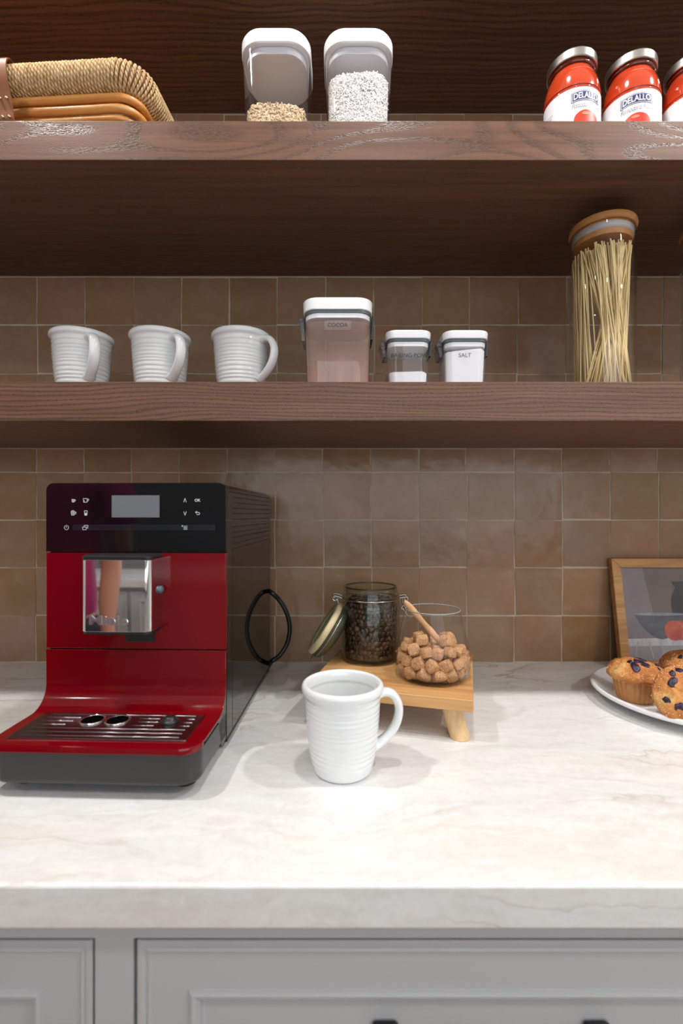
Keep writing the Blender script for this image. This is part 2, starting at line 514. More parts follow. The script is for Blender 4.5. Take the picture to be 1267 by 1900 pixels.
def rr_loop(hx, hy, r, n=6):
    r = min(r, hx, hy)
    pts = []
    for cx, cy, s in ((hx - r, hy - r, 0), (-hx + r, hy - r, 1), (-hx + r, -hy + r, 2), (hx - r, -hy + r, 3)):
        for i in range(n + 1):
            a = s * PI / 2 + PI / 2 * i / n
            pts.append((cx + r * math.cos(a), cy + r * math.sin(a)))
    return pts

def loft(sections, cap0=True, cap1=True):
    # sections: list of (list of (x,y), z) with equal point counts, ccw from above
    n = len(sections[0][0])
    vs_, fs = [], []
    for pts, z in sections:
        vs_ += [(x, y, z) for x, y in pts]
    for j in range(len(sections) - 1):
        for i in range(n):
            i2 = (i + 1) % n
            fs.append((j * n + i, j * n + i2, (j + 1) * n + i2, (j + 1) * n + i))
    if cap0: fs.append(tuple(reversed(range(n))))
    if cap1: fs.append(tuple((len(sections) - 1) * n + i for i in range(n)))
    return vs_, fs

def tube(path, rad, sides=8, closed=False, flat=1.0, upv=None, cap=True):
    # path: list of points; rad: float or list; flat: scale of the second axis
    P = [Vector(p) for p in path]
    n = len(P)
    vs_, fs, uv = [], [], []
    prev = None
    L = 0
    for i in range(n):
        a = P[(i - 1) % n] if (closed or i > 0) else P[0]
        b = P[(i + 1) % n] if (closed or i < n - 1) else P[-1]
        t = (b - a).normalized()
        if upv is not None:
            u = Vector(upv) - t * t.dot(Vector(upv))
            u.normalize()
        elif prev is None:
            ref = Vector((0, 0, 1)) if abs(t.z) < 0.9 else Vector((1, 0, 0))
            u = (ref - t * t.dot(ref)).normalized()
        else:
            u = (prev - t * t.dot(prev)).normalized()
        prev = u
        w_ = t.cross(u)
        r = rad[i] if isinstance(rad, (list, tuple)) else rad
        if i: L += (P[i] - P[i - 1]).length
        for k in range(sides):
            an = 2 * PI * k / sides
            vs_.append(P[i] + u * (r * math.cos(an)) + w_ * (r * flat * math.sin(an)))
            uv.append((L, k / sides))
    m = n if closed else n - 1
    for i in range(m):
        i2 = (i + 1) % n
        for k in range(sides):
            k2 = (k + 1) % sides
            fs.append((i * sides + k, i * sides + k2, i2 * sides + k2, i2 * sides + k))
    if cap and not closed:
        fs.append(tuple(reversed(range(sides))))
        fs.append(tuple((n - 1) * sides + k for k in range(sides)))
    return vs_, fs, uv

def spline(pts, n=24, closed=False):
    P = [Vector(p) for p in pts]
    m = len(P)
    out = []
    segs = m if closed else m - 1
    for s in range(segs):
        if closed:
            p0, p1, p2, p3 = P[(s - 1) % m], P[s], P[(s + 1) % m], P[(s + 2) % m]
        else:
            p0 = P[s - 1] if s > 0 else P[0] * 2 - P[1]
            p1, p2 = P[s], P[s + 1]
            p3 = P[s + 2] if s + 2 < m else P[-1] * 2 - P[-2]
        for i in range(n):
            t = i / n
            out.append(0.5 * ((2 * p1) + (p2 - p0) * t + (2 * p0 - 5 * p1 + 4 * p2 - p3) * t * t + (3 * p1 - p0 - 3 * p2 + p3) * t ** 3))
    if not closed:
        out.append(P[-1])
    return out

_txt = {}
def text_mesh(s, size=1.0, bold=0.0, extrude=0.0, shear=0.0, res=3, space=1.0):
    cu = bpy.data.curves.new('t', 'FONT')
    cu.body = s
    cu.size = size
    cu.offset = bold
    cu.extrude = extrude
    cu.shear = shear
    cu.resolution_u = res
    cu.space_character = space
    cu.align_x = 'CENTER'
    cu.align_y = 'CENTER'
    o = bpy.data.objects.new('t', cu)
    COL.objects.link(o)
    dg = bpy.context.evaluated_depsgraph_get()
    dg.update()
    me = bpy.data.meshes.new_from_object(o.evaluated_get(dg))
    me.materials.clear()
    bpy.data.objects.remove(o)
    bpy.data.curves.remove(cu)
    xs = [v.co.x for v in me.vertices]; ys = [v.co.y for v in me.vertices]
    cx, cy = (min(xs) + max(xs)) / 2, (min(ys) + max(ys)) / 2
    for v in me.vertices:
        v.co.x -= cx; v.co.y -= cy
    return me

def fit_width(me, wd, ht=None):
    xs = [v.co.x for v in me.vertices]; ys = [v.co.y for v in me.vertices]
    k = wd / (max(xs) - min(xs))
    ky = k if ht is None else ht / (max(ys) - min(ys))
    for v in me.vertices:
        v.co.x *= k; v.co.y *= ky

def wrap_mesh(me, Rad, az, zc, off=0.0003):
    # wrap a flat mesh (x right, y up) round a vertical cylinder, az = 0 faces the camera side (-y)
    for v in me.vertices:
        a = az + v.co.x / Rad
        rr = Rad + off + v.co.z
        z = zc + v.co.y
        v.co = Vector((rr * math.sin(a), -rr * math.cos(a), z))

def grid_mesh(name, wd, ht, nx, ny, fn=None):
    vs_, fs = [], []
    for j in range(ny + 1):
        for i in range(nx + 1):
            x, y = (i / nx - 0.5) * wd, (j / ny - 0.5) * ht
            if fn: x, y = fn(x, y)
            vs_.append((x, y, 0))
    for j in range(ny):
        for i in range(nx):
            a = j * (nx + 1) + i
            fs.append((a, a + 1, a + nx + 2, a + nx + 1))
    me = bpy.data.meshes.new(name)
    me.from_pydata(vs_, [], fs)
    return me

def copy_tree(o, parent=None):
    c = o.copy()
    COL.objects.link(c)
    if parent is not None:
        c.parent = parent
    for ch in o.children:
        copy_tree(ch, c)
    return c

def wall_x(px): return (px - 633.5) / 860.0
def wall_z(py): return EYE + (HOR - py) / 860.0

# ================================================================== SETTING
wall = box('wall_back', -2.2, 2.2, -0.0015, 0.12, -0.95, CEIL, 'grout')
tag(wall, kind='structure')

# zellige tiles: unit tiles in a few hand-cut variants
def tile_mesh(seed):
    r = random.Random(seed)
    N = 5
    vs_, fs = [], []
    tilt = (r.uniform(-1, 1) * 0.0004, r.uniform(-1, 1) * 0.0004)
    cj = [[r.uniform(-0.012, 0.004) for _ in range(2)] for _ in range(4)]
    def corner(u, v):
        x = (1 - u) * (1 - v) * cj[0][0] + u * (1 - v) * -cj[1][0] + (1 - u) * v * cj[2][0] - u * v * cj[3][0]
        y = (1 - u) * (1 - v) * cj[0][1] + u * (1 - v) * cj[1][1] - (1 - u) * v * cj[2][1] - u * v * cj[3][1]
        return x, y
    for j in range(N + 1):
        for i in range(N + 1):
            u, v = i / N, j / N
            jx, jy = corner(u, v)
            edge = i in (0, N) or j in (0, N)
            d = tilt[0] * (u - .5) * 2 + tilt[1] * (v - .5) * 2 + r.uniform(-1, 1) * 0.00018
            d += 0.00025 if edge else 0
            if edge:
                jx += r.uniform(-0.004, 0.004) if j in (0, N) else r.uniform(-0.005, 0.005)
                jy += r.uniform(-0.005, 0.005)
            vs_.append((u - .5 + jx, d, v - .5 + jy))
    for j in range(N):
        for i in range(N):
            a = j * (N + 1) + i
            fs.append((a, a + 1, a + N + 2, a + N + 1))
    loop = [i for i in range(N + 1)] + [j * (N + 1) + N for j in range(1, N + 1)] + [N * (N + 1) + i for i in range(N - 1, -1, -1)] + [j * (N + 1) for j in range(N - 1, 0, -1)]
    b0 = len(vs_)
    for k in loop:
        x, y, z = vs_[k]
        vs_.append((x, 0.0008, z))
    for q in range(len(loop)):
        q2 = (q + 1) % len(loop)
        fs.append((loop[q], b0 + q, b0 + q2, loop[q2]))
    me = bpy.data.meshes.new('tile')
    me.from_pydata(vs_, [], fs)
    me.materials.append(M['tile'])
    nfr = N * N
    me.polygons.foreach_set('use_smooth', [i < nfr for i in range(len(me.polygons))])
    for e_ in me.edges:
        a_, b_ = e_.vertices
        e_.use_edge_sharp = (a_ in loop and b_ in loop)
    return me
TV = [tile_mesh(100 + i) for i in range(10)]
rows_low = [(1142, 1228), (1053, 1142), (965, 1053), (877, 965), (832.5, 877)]
rows_mid = [(694, 781), (604, 694), (515, 604)]
rows_top = [(428, 465), (340, 428), (252, 340), (213.5, 252)]
def cols(x0, pitch): return [x0 + pitch * k for k in range(-3, 18)]
GR = 3.0
for rows, x0, pitch in ((rows_low, 68, 88.6), (rows_mid, 70, 88.95), (rows_top, 60, 88.8)):
    for (pt, pb) in rows:
        cs = cols(x0 + random.uniform(-1.5, 1.5), pitch)
        cs = [c + random.uniform(-1.3, 1.3) for c in cs]
        for k in range(len(cs) - 1):
            g = GR * random.uniform(0.65, 1.15)
            xa, xb = wall_x(cs[k] + g / 2), wall_x(cs[k + 1] - g / 2)
            jz = random.uniform(-1.0, 1.0)
            za, zb = wall_z(pb - g / 2 + jz * (pb != 1228)), wall_z(pt + g / 2 + jz * 0.5)
            o = bpy.data.objects.new('tile', random.choice(TV))
            COL.objects.link(o)
            o.parent = wall
            o.location = ((xa + xb) / 2, -0.0030, (za + zb) / 2)
            o.scale = (xb - xa, 1, zb - za)

fl = tag(box('floor', -2.2, 2.2, -3.2, 0.1, -0.97, -0.93, plain('oak_floor', s2l(170, 140, 108), 0.45)), kind='structure')
ce = tag(box('ceiling', -2.2, 2.2, -3.2, 0.12, CEIL, CEIL + 0.05, 'ceil'), kind='structure')
tag(box('wall_left', -2.3, -2.2, -3.3, 0.12, -0.95, CEIL, 'wallpaint'), kind='structure')
tag(box('wall_right', 2.2, 2.3, -3.3, 0.12, -0.95, CEIL, 'wallpaint'), kind='structure')
# the wall behind the viewpoint has a broad window that lets the daylight in
WX0, WX1, WZ0, WZ1 = -0.9, 2.1, 0.02, 1.30
bm = bmesh.new()
for q in ((-2.2, WX0, -0.95, CEIL), (WX1, 2.2, -0.95, CEIL), (WX0, WX1, -0.95, WZ0), (WX0, WX1, WZ1, CEIL)):
    b2 = box_bm(q[0], q[1], -3.3, -3.2, q[2], q[3])
    tmp = bpy.data.meshes.new('tmp'); b2.to_mesh(tmp); b2.free(); bm.from_mesh(tmp); bpy.data.meshes.remove(tmp)
wf = tag(bm_obj('wall_front', bm, 'wallgrey'), kind='structure')
win = tag(box('window_1', WX0 - 0.05, WX1 + 0.05, -3.2, -3.17, WZ0 - 0.06, WZ0, 'cab'), kind='structure')
for q in ((WX0 - 0.05, WX0, WZ0, WZ1 + 0.05), (WX1, WX1 + 0.05, WZ0, WZ1 + 0.05), (WX0, WX1, WZ1, WZ1 + 0.05), (0.36, 0.44, WZ0, WZ1)):
    box('window_frame', q[0], q[1], -3.2, -3.17, q[2], q[3], 'cab', win)

# ------------------------------------------------------------------ ceiling lamps
for i, (lx, ly, pw) in enumerate(LAMPS):
    row = 'over the stone worktop' if ly > -1 else 'over the aisle'
    t = thing('ceiling_downlight', 'round white recessed ceiling downlight %s' % row, 'downlight', (lx, ly, CEIL), group='recessed downlights ' + row)  # the added middle fill lamp gets the same fixture and label
    v, f = lathe([(0.062, 0.0), (0.062, -0.004), (0.058, -0.007), (0.050, -0.004), (0.046, 0.0)], 40)
    mesh_obj('trim_ring', v, f, 'white_plastic', t)
    ld = bpy.data.lights.new('downlight_lamp', 'AREA')
    ld.shape = 'DISK'
    ld.size = 0.085
    ld.energy = pw
    ld.color = (1.0, 0.975, 0.95)
    lo = bpy.data.objects.new('lamp', ld)
    COL.objects.link(lo)
    lo.parent = t
    lo.location = (0, 0, -0.003)

# ------------------------------------------------------------------ worktop and cabinets
CF = -0.615
bm = box_bm(-2.0, 2.0, CF, -0.0017, -0.039, 0.0)
ed = [e for e in bm.edges if abs(e.verts[0].co.y - CF) < 1e-5 and abs(e.verts[1].co.y - CF) < 1e-5 and abs(e.verts[0].co.x - e.verts[1].co.x) > 1]
bmesh.ops.bevel(bm, geom=ed, offset=0.0035, segments=3, profile=0.5, affect='EDGES')
ct = bm_obj('worktop', bm, 'stone')
tag(ct, 'thick cream and white veined stone worktop under the coffee machine', 'worktop')

FY = -0.585
cab = thing('base_cabinet', 'grey painted inset cabinet with beaded drawer fronts under the stone worktop', 'cabinet', (0, FY, -0.039))
def zz(z): return z + 0.039
DT, DB = zz(-0.0734), zz(-0.262)
box('carcass', -1.9, 1.9, 0.026, 0.57, zz(-0.89), 0.0, 'cabgap', cab)
box('top_rail', -1.9, 1.9, 0, 0.022, DT + 0.0012, 0.0, 'cab', cab)
box('lower_rail', -1.9, 1.9, 0, 0.022, DB - 0.036, DB - 0.0012, 'cab', cab)
DX = [(-0.89, -0.2289), (-0.191, 0.471), (0.509, 1.17)]
for x0, x1 in ((-1.9, -0.89), (-0.2289, -0.191), (0.471, 0.509), (1.17, 1.9)):
    box('stile', x0 + 0.0012 * (x0 > -1.5), x1 - 0.0012 * (x1 < 1.5), 0, 0.022, DB - 0.0012, DT + 0.0012, 'cab', cab)
box('lower_panel', -1.9, 1.9, 0.003, 0.022, zz(-0.85), DB - 0.036, 'cab', cab)
box('plinth', -1.9, 1.9, 0.05, 0.07, zz(-0.93), zz(-0.85), 'cab', cab)
def drawer_front(x0, x1, z0, z1):
    steps = [(0.0, 0.018), (0.0, 0.001), (0.0012, 0.0), (0.0055, 0.0), (0.0068, 0.0014), (0.0082, 0.0016), (0.0102, 0.0006), (0.0112, 0.0030), (0.0125, 0.0034),
             (0.048, 0.0034), (0.0490, 0.0006), (0.0515, -0.0004), (0.0545, 0.0006), (0.0575, 0.0045), (0.0590, 0.0090), (0.0605, 0.0095)]
    vs_, fs = [], []
    for ins, d in steps:
        vs_ += [(x0 + ins, d, z0 + ins), (x1 - ins, d, z0 + ins), (x1 - ins, d, z1 - ins), (x0 + ins, d, z1 - ins)]
    for j in range(len(steps) - 1):
        for i in range(4):
            i2 = (i + 1) % 4
            fs.append((j * 4 + i, j * 4 + i2, (j + 1) * 4 + i2, (j + 1) * 4 + i))
    b = (len(steps) - 1) * 4
    fs.append((b, b + 1, b + 2, b + 3))
    return vs_, fs
for k, (x0, x1) in enumerate(DX):
    g = 0.0016
    v, f = drawer_front(x0 + g, x1 - g, DB + g, DT - g)
    d = mesh_obj('drawer', v, f, 'cab', cab, smooth=False)
    xm = (x0 + x1) / 2
    bm = bmesh.new()
    for kx in (xm - 0.099, xm + 0.099):
        b2 = box_bm(kx - 0.0125, kx + 0.0125, -0.001, 0.0094, zz(-0.1720), zz(-0.1560), 0.004, 3)
        for vv_ in b2.verts:
            if vv_.co.y < 0.004:
                vv_.co.x = kx + (vv_.co.x - kx) * 0.8
                vv_.co.z = zz(-0.164) + (vv_.co.z - zz(-0.164)) * 0.8
        tmp = bpy.data.meshes.new('tmp'); b2.to_mesh(tmp); b2.free()
        bm.from_mesh(tmp); bpy.data.meshes.remove(tmp)
    P = spline([(xm - 0.099, 0.001, zz(-0.164)), (xm - 0.098, -0.012, zz(-0.164)), (xm - 0.090, -0.021, zz(-0.164)), (xm - 0.05, -0.025, zz(-0.164)), (xm, -0.026, zz(-0.164)), (xm + 0.05, -0.025, zz(-0.164)), (xm + 0.090, -0.021, zz(-0.164)), (xm + 0.098, -0.012, zz(-0.164)), (xm + 0.099, 0.001, zz(-0.164))], 6)
    v, f, _ = tube(P, 0.0055, 12)
    tmp = bpy.data.meshes.new('tmp'); tmp.from_pydata([tuple(q) for q in v], [], f)
    bm.from_mesh(tmp); bpy.data.meshes.remove(tmp)
    bm_obj('drawer_pull', bm, 'black_knob', d, smooth='auto')

# the run of cabinets on the other side of the aisle, seen only as reflections
op = thing('island_cabinet', 'grey cabinet run with stone top across the aisle behind the viewpoint', 'cabinet', (0, -2.15, -0.93))
box('body', -1.8, 1.8, -0.55, 0.0, 0.08, 0.89, 'cab', op)
box('toe_kick', -1.8, 1.8, -0.5, -0.06, 0.0, 0.08, 'cabgap', op)
box('stone_top', -1.85, 1.85, -0.6, 0.03, 0.89, 0.93, 'stone', op)
for k in range(6):
    v, f = drawer_front(-1.78 + k * 0.595, -1.78 + k * 0.595 + 0.57, 0.12, 0.86)
    mesh_obj('door', v, f, 'cab', op, smooth=False, rot=(0, 0, PI), loc=(0, 0.018, 0))

# ------------------------------------------------------------------ floating shelves
def shelf(z0, z1, yf, mat, label, x0=-1.9, x1=1.9, ox=0.0):
    zc = (z0 + z1) / 2
    bm = box_bm(x0 - ox, x1 - ox, yf, -0.0042, z0 - zc, z1 - zc, 0.0012, 2)
    o = bm_obj('floating_shelf', bm, mat, loc=(ox, 0, zc))
    return tag(o, label, 'shelf')
S1, S1B, S1F = 0.5204, 0.4607, -0.303
S2, S2B, S2F = 0.8873, 0.8305, -0.3385
S3, S3B, S3F = 1.2373, 1.1805, -0.34
shelf(S1B, S1, S1F, 'shelf1', 'thick dark brown wood shelf holding the mugs and labelled canisters')
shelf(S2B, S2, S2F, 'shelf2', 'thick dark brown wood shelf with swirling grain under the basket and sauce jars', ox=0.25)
shelf(S3B, S3, S3F, 'shelf1', 'topmost dark brown wood shelf above the basket and rice containers')

# ================================================================== COFFEE MACHINE
MW = 0.12325          # half width
mc = thing('coffee_machine', 'red and black bean-to-cup coffee machine with chrome spout standing on the worktop', 'coffee machine', (-0.2787, -0.3777, 0), R(-2.0))
# housing (black, mirror-like right flank)
def arch_section(hw, z0, z1, r, n=6):
    pts = [(hw, z0)]
    for i in range(n + 1):
        a = PI / 2 * i / n
        pts.append((hw - r + r * math.cos(a), z1 - r + r * math.sin(a)))
    for i in range(n + 1):
        a = PI / 2 + PI / 2 * i / n
        pts.append((-hw + r + r * math.cos(a), z1 - r + r * math.sin(a)))
    pts.append((-hw, z0))
    return pts
def prism_y(pts, y0, y1):
    n = len(pts)
    v = [(x, y0, z) for x, z in pts] + [(x, y1, z) for x, z in pts]
    f = [tuple(range(n)), tuple(reversed(range(n, 2 * n)))]
    for i in range(n):
        i2 = (i + 1) % n
        f.append((i, i + n, i2 + n, i2))
    f = [tuple(reversed(q)) for q in f]
    return v, f
v, f = prism_y(arch_section(MW - 0.0006, 0.012, 0.3605, 0.009), 0.004, 0.322)
body = mesh_obj('housing', v, f, 'black_side', mc, smooth='auto')
SX = MW - 0.0006
for z, wd in ((0.3505, 0.0009), (0.3435, 0.0007), (0.3358, 0.0007), (0.3276, 0.0007), (0.3199, 0.0007), (0.3116, 0.0007), (0.3009, 0.0006), (0.2927, 0.0006), (0.286, 0.0012), (0.2773, 0.0006), (0.2695, 0.0006)):
    y0 = 0.012 if z > 0.35 else 0.033
    box('vent_slot', SX - 0.001, SX + 0.0002, y0, 0.308, z - wd, z + wd, 'cord', body)
box('side_seam', SX - 0.001, SX + 0.0002, 0.0325, 0.0337, 0.012, 0.268, 'cord', body)
box('side_seam', SX - 0.001, SX + 0.0002, 0.308, 0.3092, 0.012, 0.286, 'cord', body)
box('lower_trim', SX - 0.004, SX + 0.0004, 0.004, 0.318, 0.0095, 0.0135, 'cord', body)
# control panel
v, f = prism_y(arch_section(MW, 0.2685, 0.3615, 0.010), -0.004, 0.0035)
panel = mesh_obj('control_panel', v, f, 'black_gloss', mc, smooth='auto')
def fx(px): return -0.2787 * 0 + ((px - 89.0) / 331.0 * 2 - 1) * MW
def fz(py): return EYE - (py - HOR) * 0.641 / FPX
PF = -0.0041
box('display', fx(211), fx(299), PF - 0.0001, PF + 0.001, fz(960), fz(919), 'display', panel)
box('touch_strip', fx(139), fx(401), PF - 0.0001, PF + 0.001, fz(984), fz(973.5), 'strip', panel)
def icon(name, strokes, px, py, s=1.0, wd=0.0003, closed=()):
    # line icons as thin raised prints; strokes in px units relative to the icon centre, y down
    vs_, fs = [], []
    for st in strokes:
        for (ax, ay), (bx_, by_) in zip(st[:-1], st[1:]):
            dx, dy = bx_ - ax, by_ - ay
            L = math.hypot(dx, dy) or 1
            nx, ny = -dy / L * wd, dx / L * wd
            ex, ey = dx / L * wd * 0.8, dy / L * wd * 0.8
            k = 2 * MW / 331.0 * s
            b = len(vs_)
            for (qx, qy, sg, e) in ((ax, ay, 1, -1), (bx_, by_, 1, 1), (bx_, by_, -1, 1), (ax, ay, -1, -1)):
                vs_.append((fx(px) + qx * k + sg * nx + e * ex, PF - 0.0002, fz(py) - (qy * k + sg * ny + e * ey)))
            fs.append((b, b + 1, b + 2, b + 3))
    return mesh_obj(name, vs_, fs, 'icon', panel, smooth=False)
cup = lambda w_, h_: [[(-w_, -h_), (w_, -h_), (w_ * .7, h_), (-w_ * .7, h_), (-w_, -h_)], [(w_, -h_ * .7), (w_ * 1.7, -h_ * .7), (w_ * 1.5, h_ * .3), (w_ * .9, h_ * .3)]]
icon('icon', cup(2.4, 2.4) + [[(-1, -1), (1, -1)], [(-.8, 1), (.8, 1)], [(0, -2), (0, 2)]], 139.5, 929)
icon('icon', cup(3.8, 3.4) + [[(-2, 0), (-1.6, 2)]], 162, 928.5)
icon('icon', cup(3.6, 3.2) + [[(-3.6, -3.2), (-1, -5), (1.5, -4.6), (3.6, -3.2)], [(-1, -2), (-1, 2)], [(1, -2), (1, 2)], [(-2, -1), (2, -1)]], 139, 952.5)
icon('icon', [[(-2.8, -4), (2.8, -4), (2, 4), (-2, 4), (-2.8, -4)], [(-2, 0), (2, 0)], [(-2, 1.2), (2, 1.2)], [(-1.8, 2.2), (1.8, 2.2)], [(-1.8, 3.2), (1.8, 3.2)]], 163, 952)
icon('icon', [[(4 * math.sin(a), -4 * math.cos(a)) for a in [0.6 + i * (2 * PI - 1.2) / 14 for i in range(15)]], [(0, -4.6), (0, 0)]], 127, 979)
icon('icon', [[(-5, -1), (2, -1), (1.5, 4), (-4.5, 4), (-5, -1)], [(-2, -1), (-2, -4), (5, -4), (4.4, 1), (2, 1)]], 162, 979)
icon('icon', [[(-2.2, 3.4), (0, -3), (2.2, 3.4)]], 346, 928)
icon('icon', [[(-2.2, -3), (0, 3.4), (2.2, -3)]], 346, 952.5)
icon('icon', [[(-1.5, -3.4), (-4, -1.4), (-1.5, 0.6)], [(-4, -1.4), (2.2, -1.4), (3.8, 0.3), (3.2, 2.6), (-1.4, 2.8)]], 369, 952)
icon('icon', [[(-2, -2.6), (4.5, -2.6)], [(-2, 0), (4.5, 0)], [(-2, 2.6), (4.5, 2.6)], [(-5, -4.2), (-3.6, -3), (-5, -1.8), (-5, -4.2)]], 345.5, 979)
me = text_mesh('OK', 1.0, bold=0.012)
fit_width(me, 10.5 * 2 * MW / 331.0)
link('button_text', me, 'icon', panel, False, (fx(369), PF - 0.0002, fz(928.3)), (PI / 2, 0, 0))

# red fronts
box('upper_front', -MW, MW, -0.004, 0.0035, 0.1372, 0.2668, 'red', mc, bevel=0.0008)
# lower front sweeps into the drip tray surround
ZT = 0.0590
TF = -0.115
RF = 0.030
prof = [(0.0035, 0.1355), (-0.0036, 0.1355), (-0.004, 0.1350), (-0.004, ZT + RF)]
for i in range(1, 11):
    a = PI / 2 * i / 10
    prof.append((-0.004 - RF + RF * math.cos(a), ZT + RF - RF * math.sin(a)))
prof_in = [(0.0035, ZT - 0.008)]
vs_, fs = [], []
# strip mesh with front corners rounded in plan
NX = 28
RC = 0.022
def front_y(x):
    e = abs(x) - (MW - RC)
    return TF if e <= 0 else TF + RC - math.sqrt(max(RC * RC - e * e, 0))
xs = []
for i in range(9): xs.append(-MW + RC * (1 - math.cos(PI / 2 * i / 8)))
for i in range(1, 10): xs.append(-MW + RC + (2 * MW - 2 * RC) * i / 10)
xs += [-x for x in reversed(xs[:9])]
rowsv = []
for x in xs:
    fy = front_y(x)
    col = [(x, y, z) for y, z in prof]
    y_l = prof[-1][0]
    for t in (0.2, 0.4, 0.6, 0.8, 0.96):
        col.append((x, y_l + (fy - y_l) * t, ZT + (0.0022 if False else 0.0)))
    col += [(x, fy - 0.0003, ZT - 0.0008), (x, fy - 0.0014, ZT - 0.003), (x, fy - 0.0014, ZT - 0.0075), (x, fy + 0.002, ZT - 0.0085)]
    rowsv.append(col)
m = len(rowsv[0])
for col in rowsv: vs_ += col
for i in range(len(rowsv) - 1):
    for j in range(m - 1):
        fs.append((i * m + j, i * m + j + 1, (i + 1) * m + j + 1, (i + 1) * m + j))
# side skirts
for i, sg in ((0, 1), (len(rowsv) - 1, -1)):
    col = rowsv[i]
    b = len(vs_)
    vs_ += [(x, min(y + 0.0, 0.0035), z - 0.0085 if k > 12 else z) for k, (x, y, z) in enumerate(col)]
low = mesh_obj('lower_front', vs_, [q for q in fs], 'red', mc, smooth='auto')
bm = bmesh.new(); bm.from_mesh(low.data)
bmesh.ops.delete(bm, geom=[v for v in bm.verts if not v.link_faces], context='VERTS')
bmesh.ops.recalc_face_normals(bm, faces=bm.faces); bm.to_mesh(low.data); bm.free()
sd = low.modifiers.new('thick', 'SOLIDIFY'); sd.thickness = 0.004; sd.offset = -1
# black base under the red tray
secs = []
def base_loop(ins, yb=0.0045):
    pts = []
    hw = MW - ins
    r = RC
    yf = TF + ins
    pts.append((hw, yb)); pts.append((-hw, yb))
    for i in range(9):
        a = PI + PI / 2 * i / 8
        pts.append((-hw + r + r * math.cos(a), yf + r + r * math.sin(a)))
    for i in range(9):
        a = 1.5 * PI + PI / 2 * i / 8
        pts.append((hw - r + r * math.cos(a), yf + r + r * math.sin(a)))
    return pts
v, f = loft([(base_loop(0.012), 0.0120), (base_loop(0.004), 0.0150), (base_loop(0.0012), 0.0205), (base_loop(0.0012), ZT - 0.009), (base_loop(0.003), ZT - 0.0088), (base_loop(0.003), ZT - 0.0065)])
mesh_obj('base_tray', v, f, 'dark_base', mc, smooth='auto')
# side wall under the swept red front
for sg in (1, -1):
    pts = [(0.0045, 0.0145)] + [(-0.02, 0.0145)] + [(y, z - 0.004) for y, z in reversed(prof[3:])] + [(0.0045, ZT + RF)]
    n_ = len(pts)
    x0, x1 = sg * (MW - 0.0012), sg * (MW - 0.006)
    v = [(x0, y, z) for y, z in pts] + [(x1, y, z) for y, z in pts]
    f = [tuple(range(n_)), tuple(reversed(range(n_, 2 * n_)))] + [(i, (i + 1) % n_, (i + 1) % n_ + n_, i + n_) for i in range(n_)]
    o = mesh_obj('side_cheek', v, f, 'black_side', mc, smooth=False)
    bm = bmesh.new(); bm.from_mesh(o.data); bmesh.ops.recalc_face_normals(bm, faces=bm.faces); bm.to_mesh(o.data); bm.free()
for fxx in (-0.095, 0.095):
    for fyy in (-0.075, 0.295):
        v, f = lathe([(0.012, 0.0), (0.0125, 0.003), (0.0125, 0.0140)], 20, cap0=True, cap1=True)
        mesh_obj('foot', v, f, 'black_plast', mc, loc=(fxx, fyy, 0))
# drip grid
g0, g1 = -0.100, -0.030
GX0, GX1 = -MW + 0.017, MW - 0.019
bm = box_bm(GX0, GX1, g0, g1, ZT - 0.001, ZT + 0.0022, 0.0012, 2)
grid = bm_obj('drip_grid', bm, 'steel_dark', mc)
ribs = 7
hole_x = [fx(204) * 0 - 0.030, 0.004]
ks = (g1 - g0 - 0.012) / (ribs - 1)
for k in range(ribs):
    y = g0 + 0.006 + ks * k
    spans = [(GX0 + 0.012, GX1 - 0.010)]
    if 3 <= k <= 5: spans = [(GX0 + 0.012, -0.050 - 0.004 * (5 - k)), (0.025, 0.052), (0.084, GX1 - 0.008)]
    if k == 4: spans[1] = (0.028, 0.054)
    for a, b in spans:
        v, f, _ = tube([(a, y, ZT + 0.0020), ((a + b) / 2, y, ZT + 0.0020), (b, y, ZT + 0.0020)], 0.0010, 8, flat=1.0)
        mesh_obj('rib', v, f, 'steel_dark', grid)
for hx in (-0.031, 0.001):
    v, f = lathe([(0.0145, 0.0), (0.0150, 0.0016), (0.0138, 0.0022), (0.0125, 0.0012), (0.012, -0.001)], 32)
    r_ = mesh_obj('hole_rim', v, f, 'chrome', grid, loc=(hx, -0.053, ZT + 0.0021))
    v, f = lathe([(0.0, 0.0013), (0.0132, 0.0013)], 32)
    mesh_obj('hole', v, f, 'void', r_)
v, f = lathe([(0.0105, 0), (0.011, 0.0015), (0.0085, 0.003), (0.0075, 0.0034), (0.007, 0.006), (0.004, 0.0072), (0.0, 0.0074)], 28)
mesh_obj('float_button', v, f, 'black_plast', grid, loc=(0.067, -0.053, ZT + 0.002))
# spout
SXC, SHW = -0.288 + 0.2787, 0.0458
SPY0, SPY1 = -0.0395, -0.004
def spout_loop(ins=0.0, r=0.008):
    hw = SHW - ins
    pts = [(hw, SPY1), (-hw, SPY1)]
    yf = SPY0 + ins
    for i in range(7):
        a = PI + PI / 2 * i / 6
        pts.append((-hw + r + r * math.cos(a), yf + r + r * math.sin(a)))
    for i in range(7):
        a = 1.5 * PI + PI / 2 * i / 6
        pts.append((hw - r + r * math.cos(a), yf + r + r * math.sin(a)))
    return pts
SZ0, SZ1 = 0.1685, 0.2605
v, f = loft([(spout_loop(0.0003), SZ0), (spout_loop(), SZ0 + 0.0004), (spout_loop(), SZ1 - 0.0004), (spout_loop(0.0003), SZ1)])
sp = mesh_obj('spout', v, f, 'chrome', mc, smooth='auto', loc=(SXC, 0, 0))
v, f = loft([(spout_loop(0.0002), SZ1), (spout_loop(-0.0006), SZ1 + 0.0012), (spout_loop(-0.0006), SZ1 + 0.0045), (spout_loop(0.002), SZ1 + 0.0062)])
mesh_obj('spout_cap', v, f, 'black_plast', sp, smooth='auto')
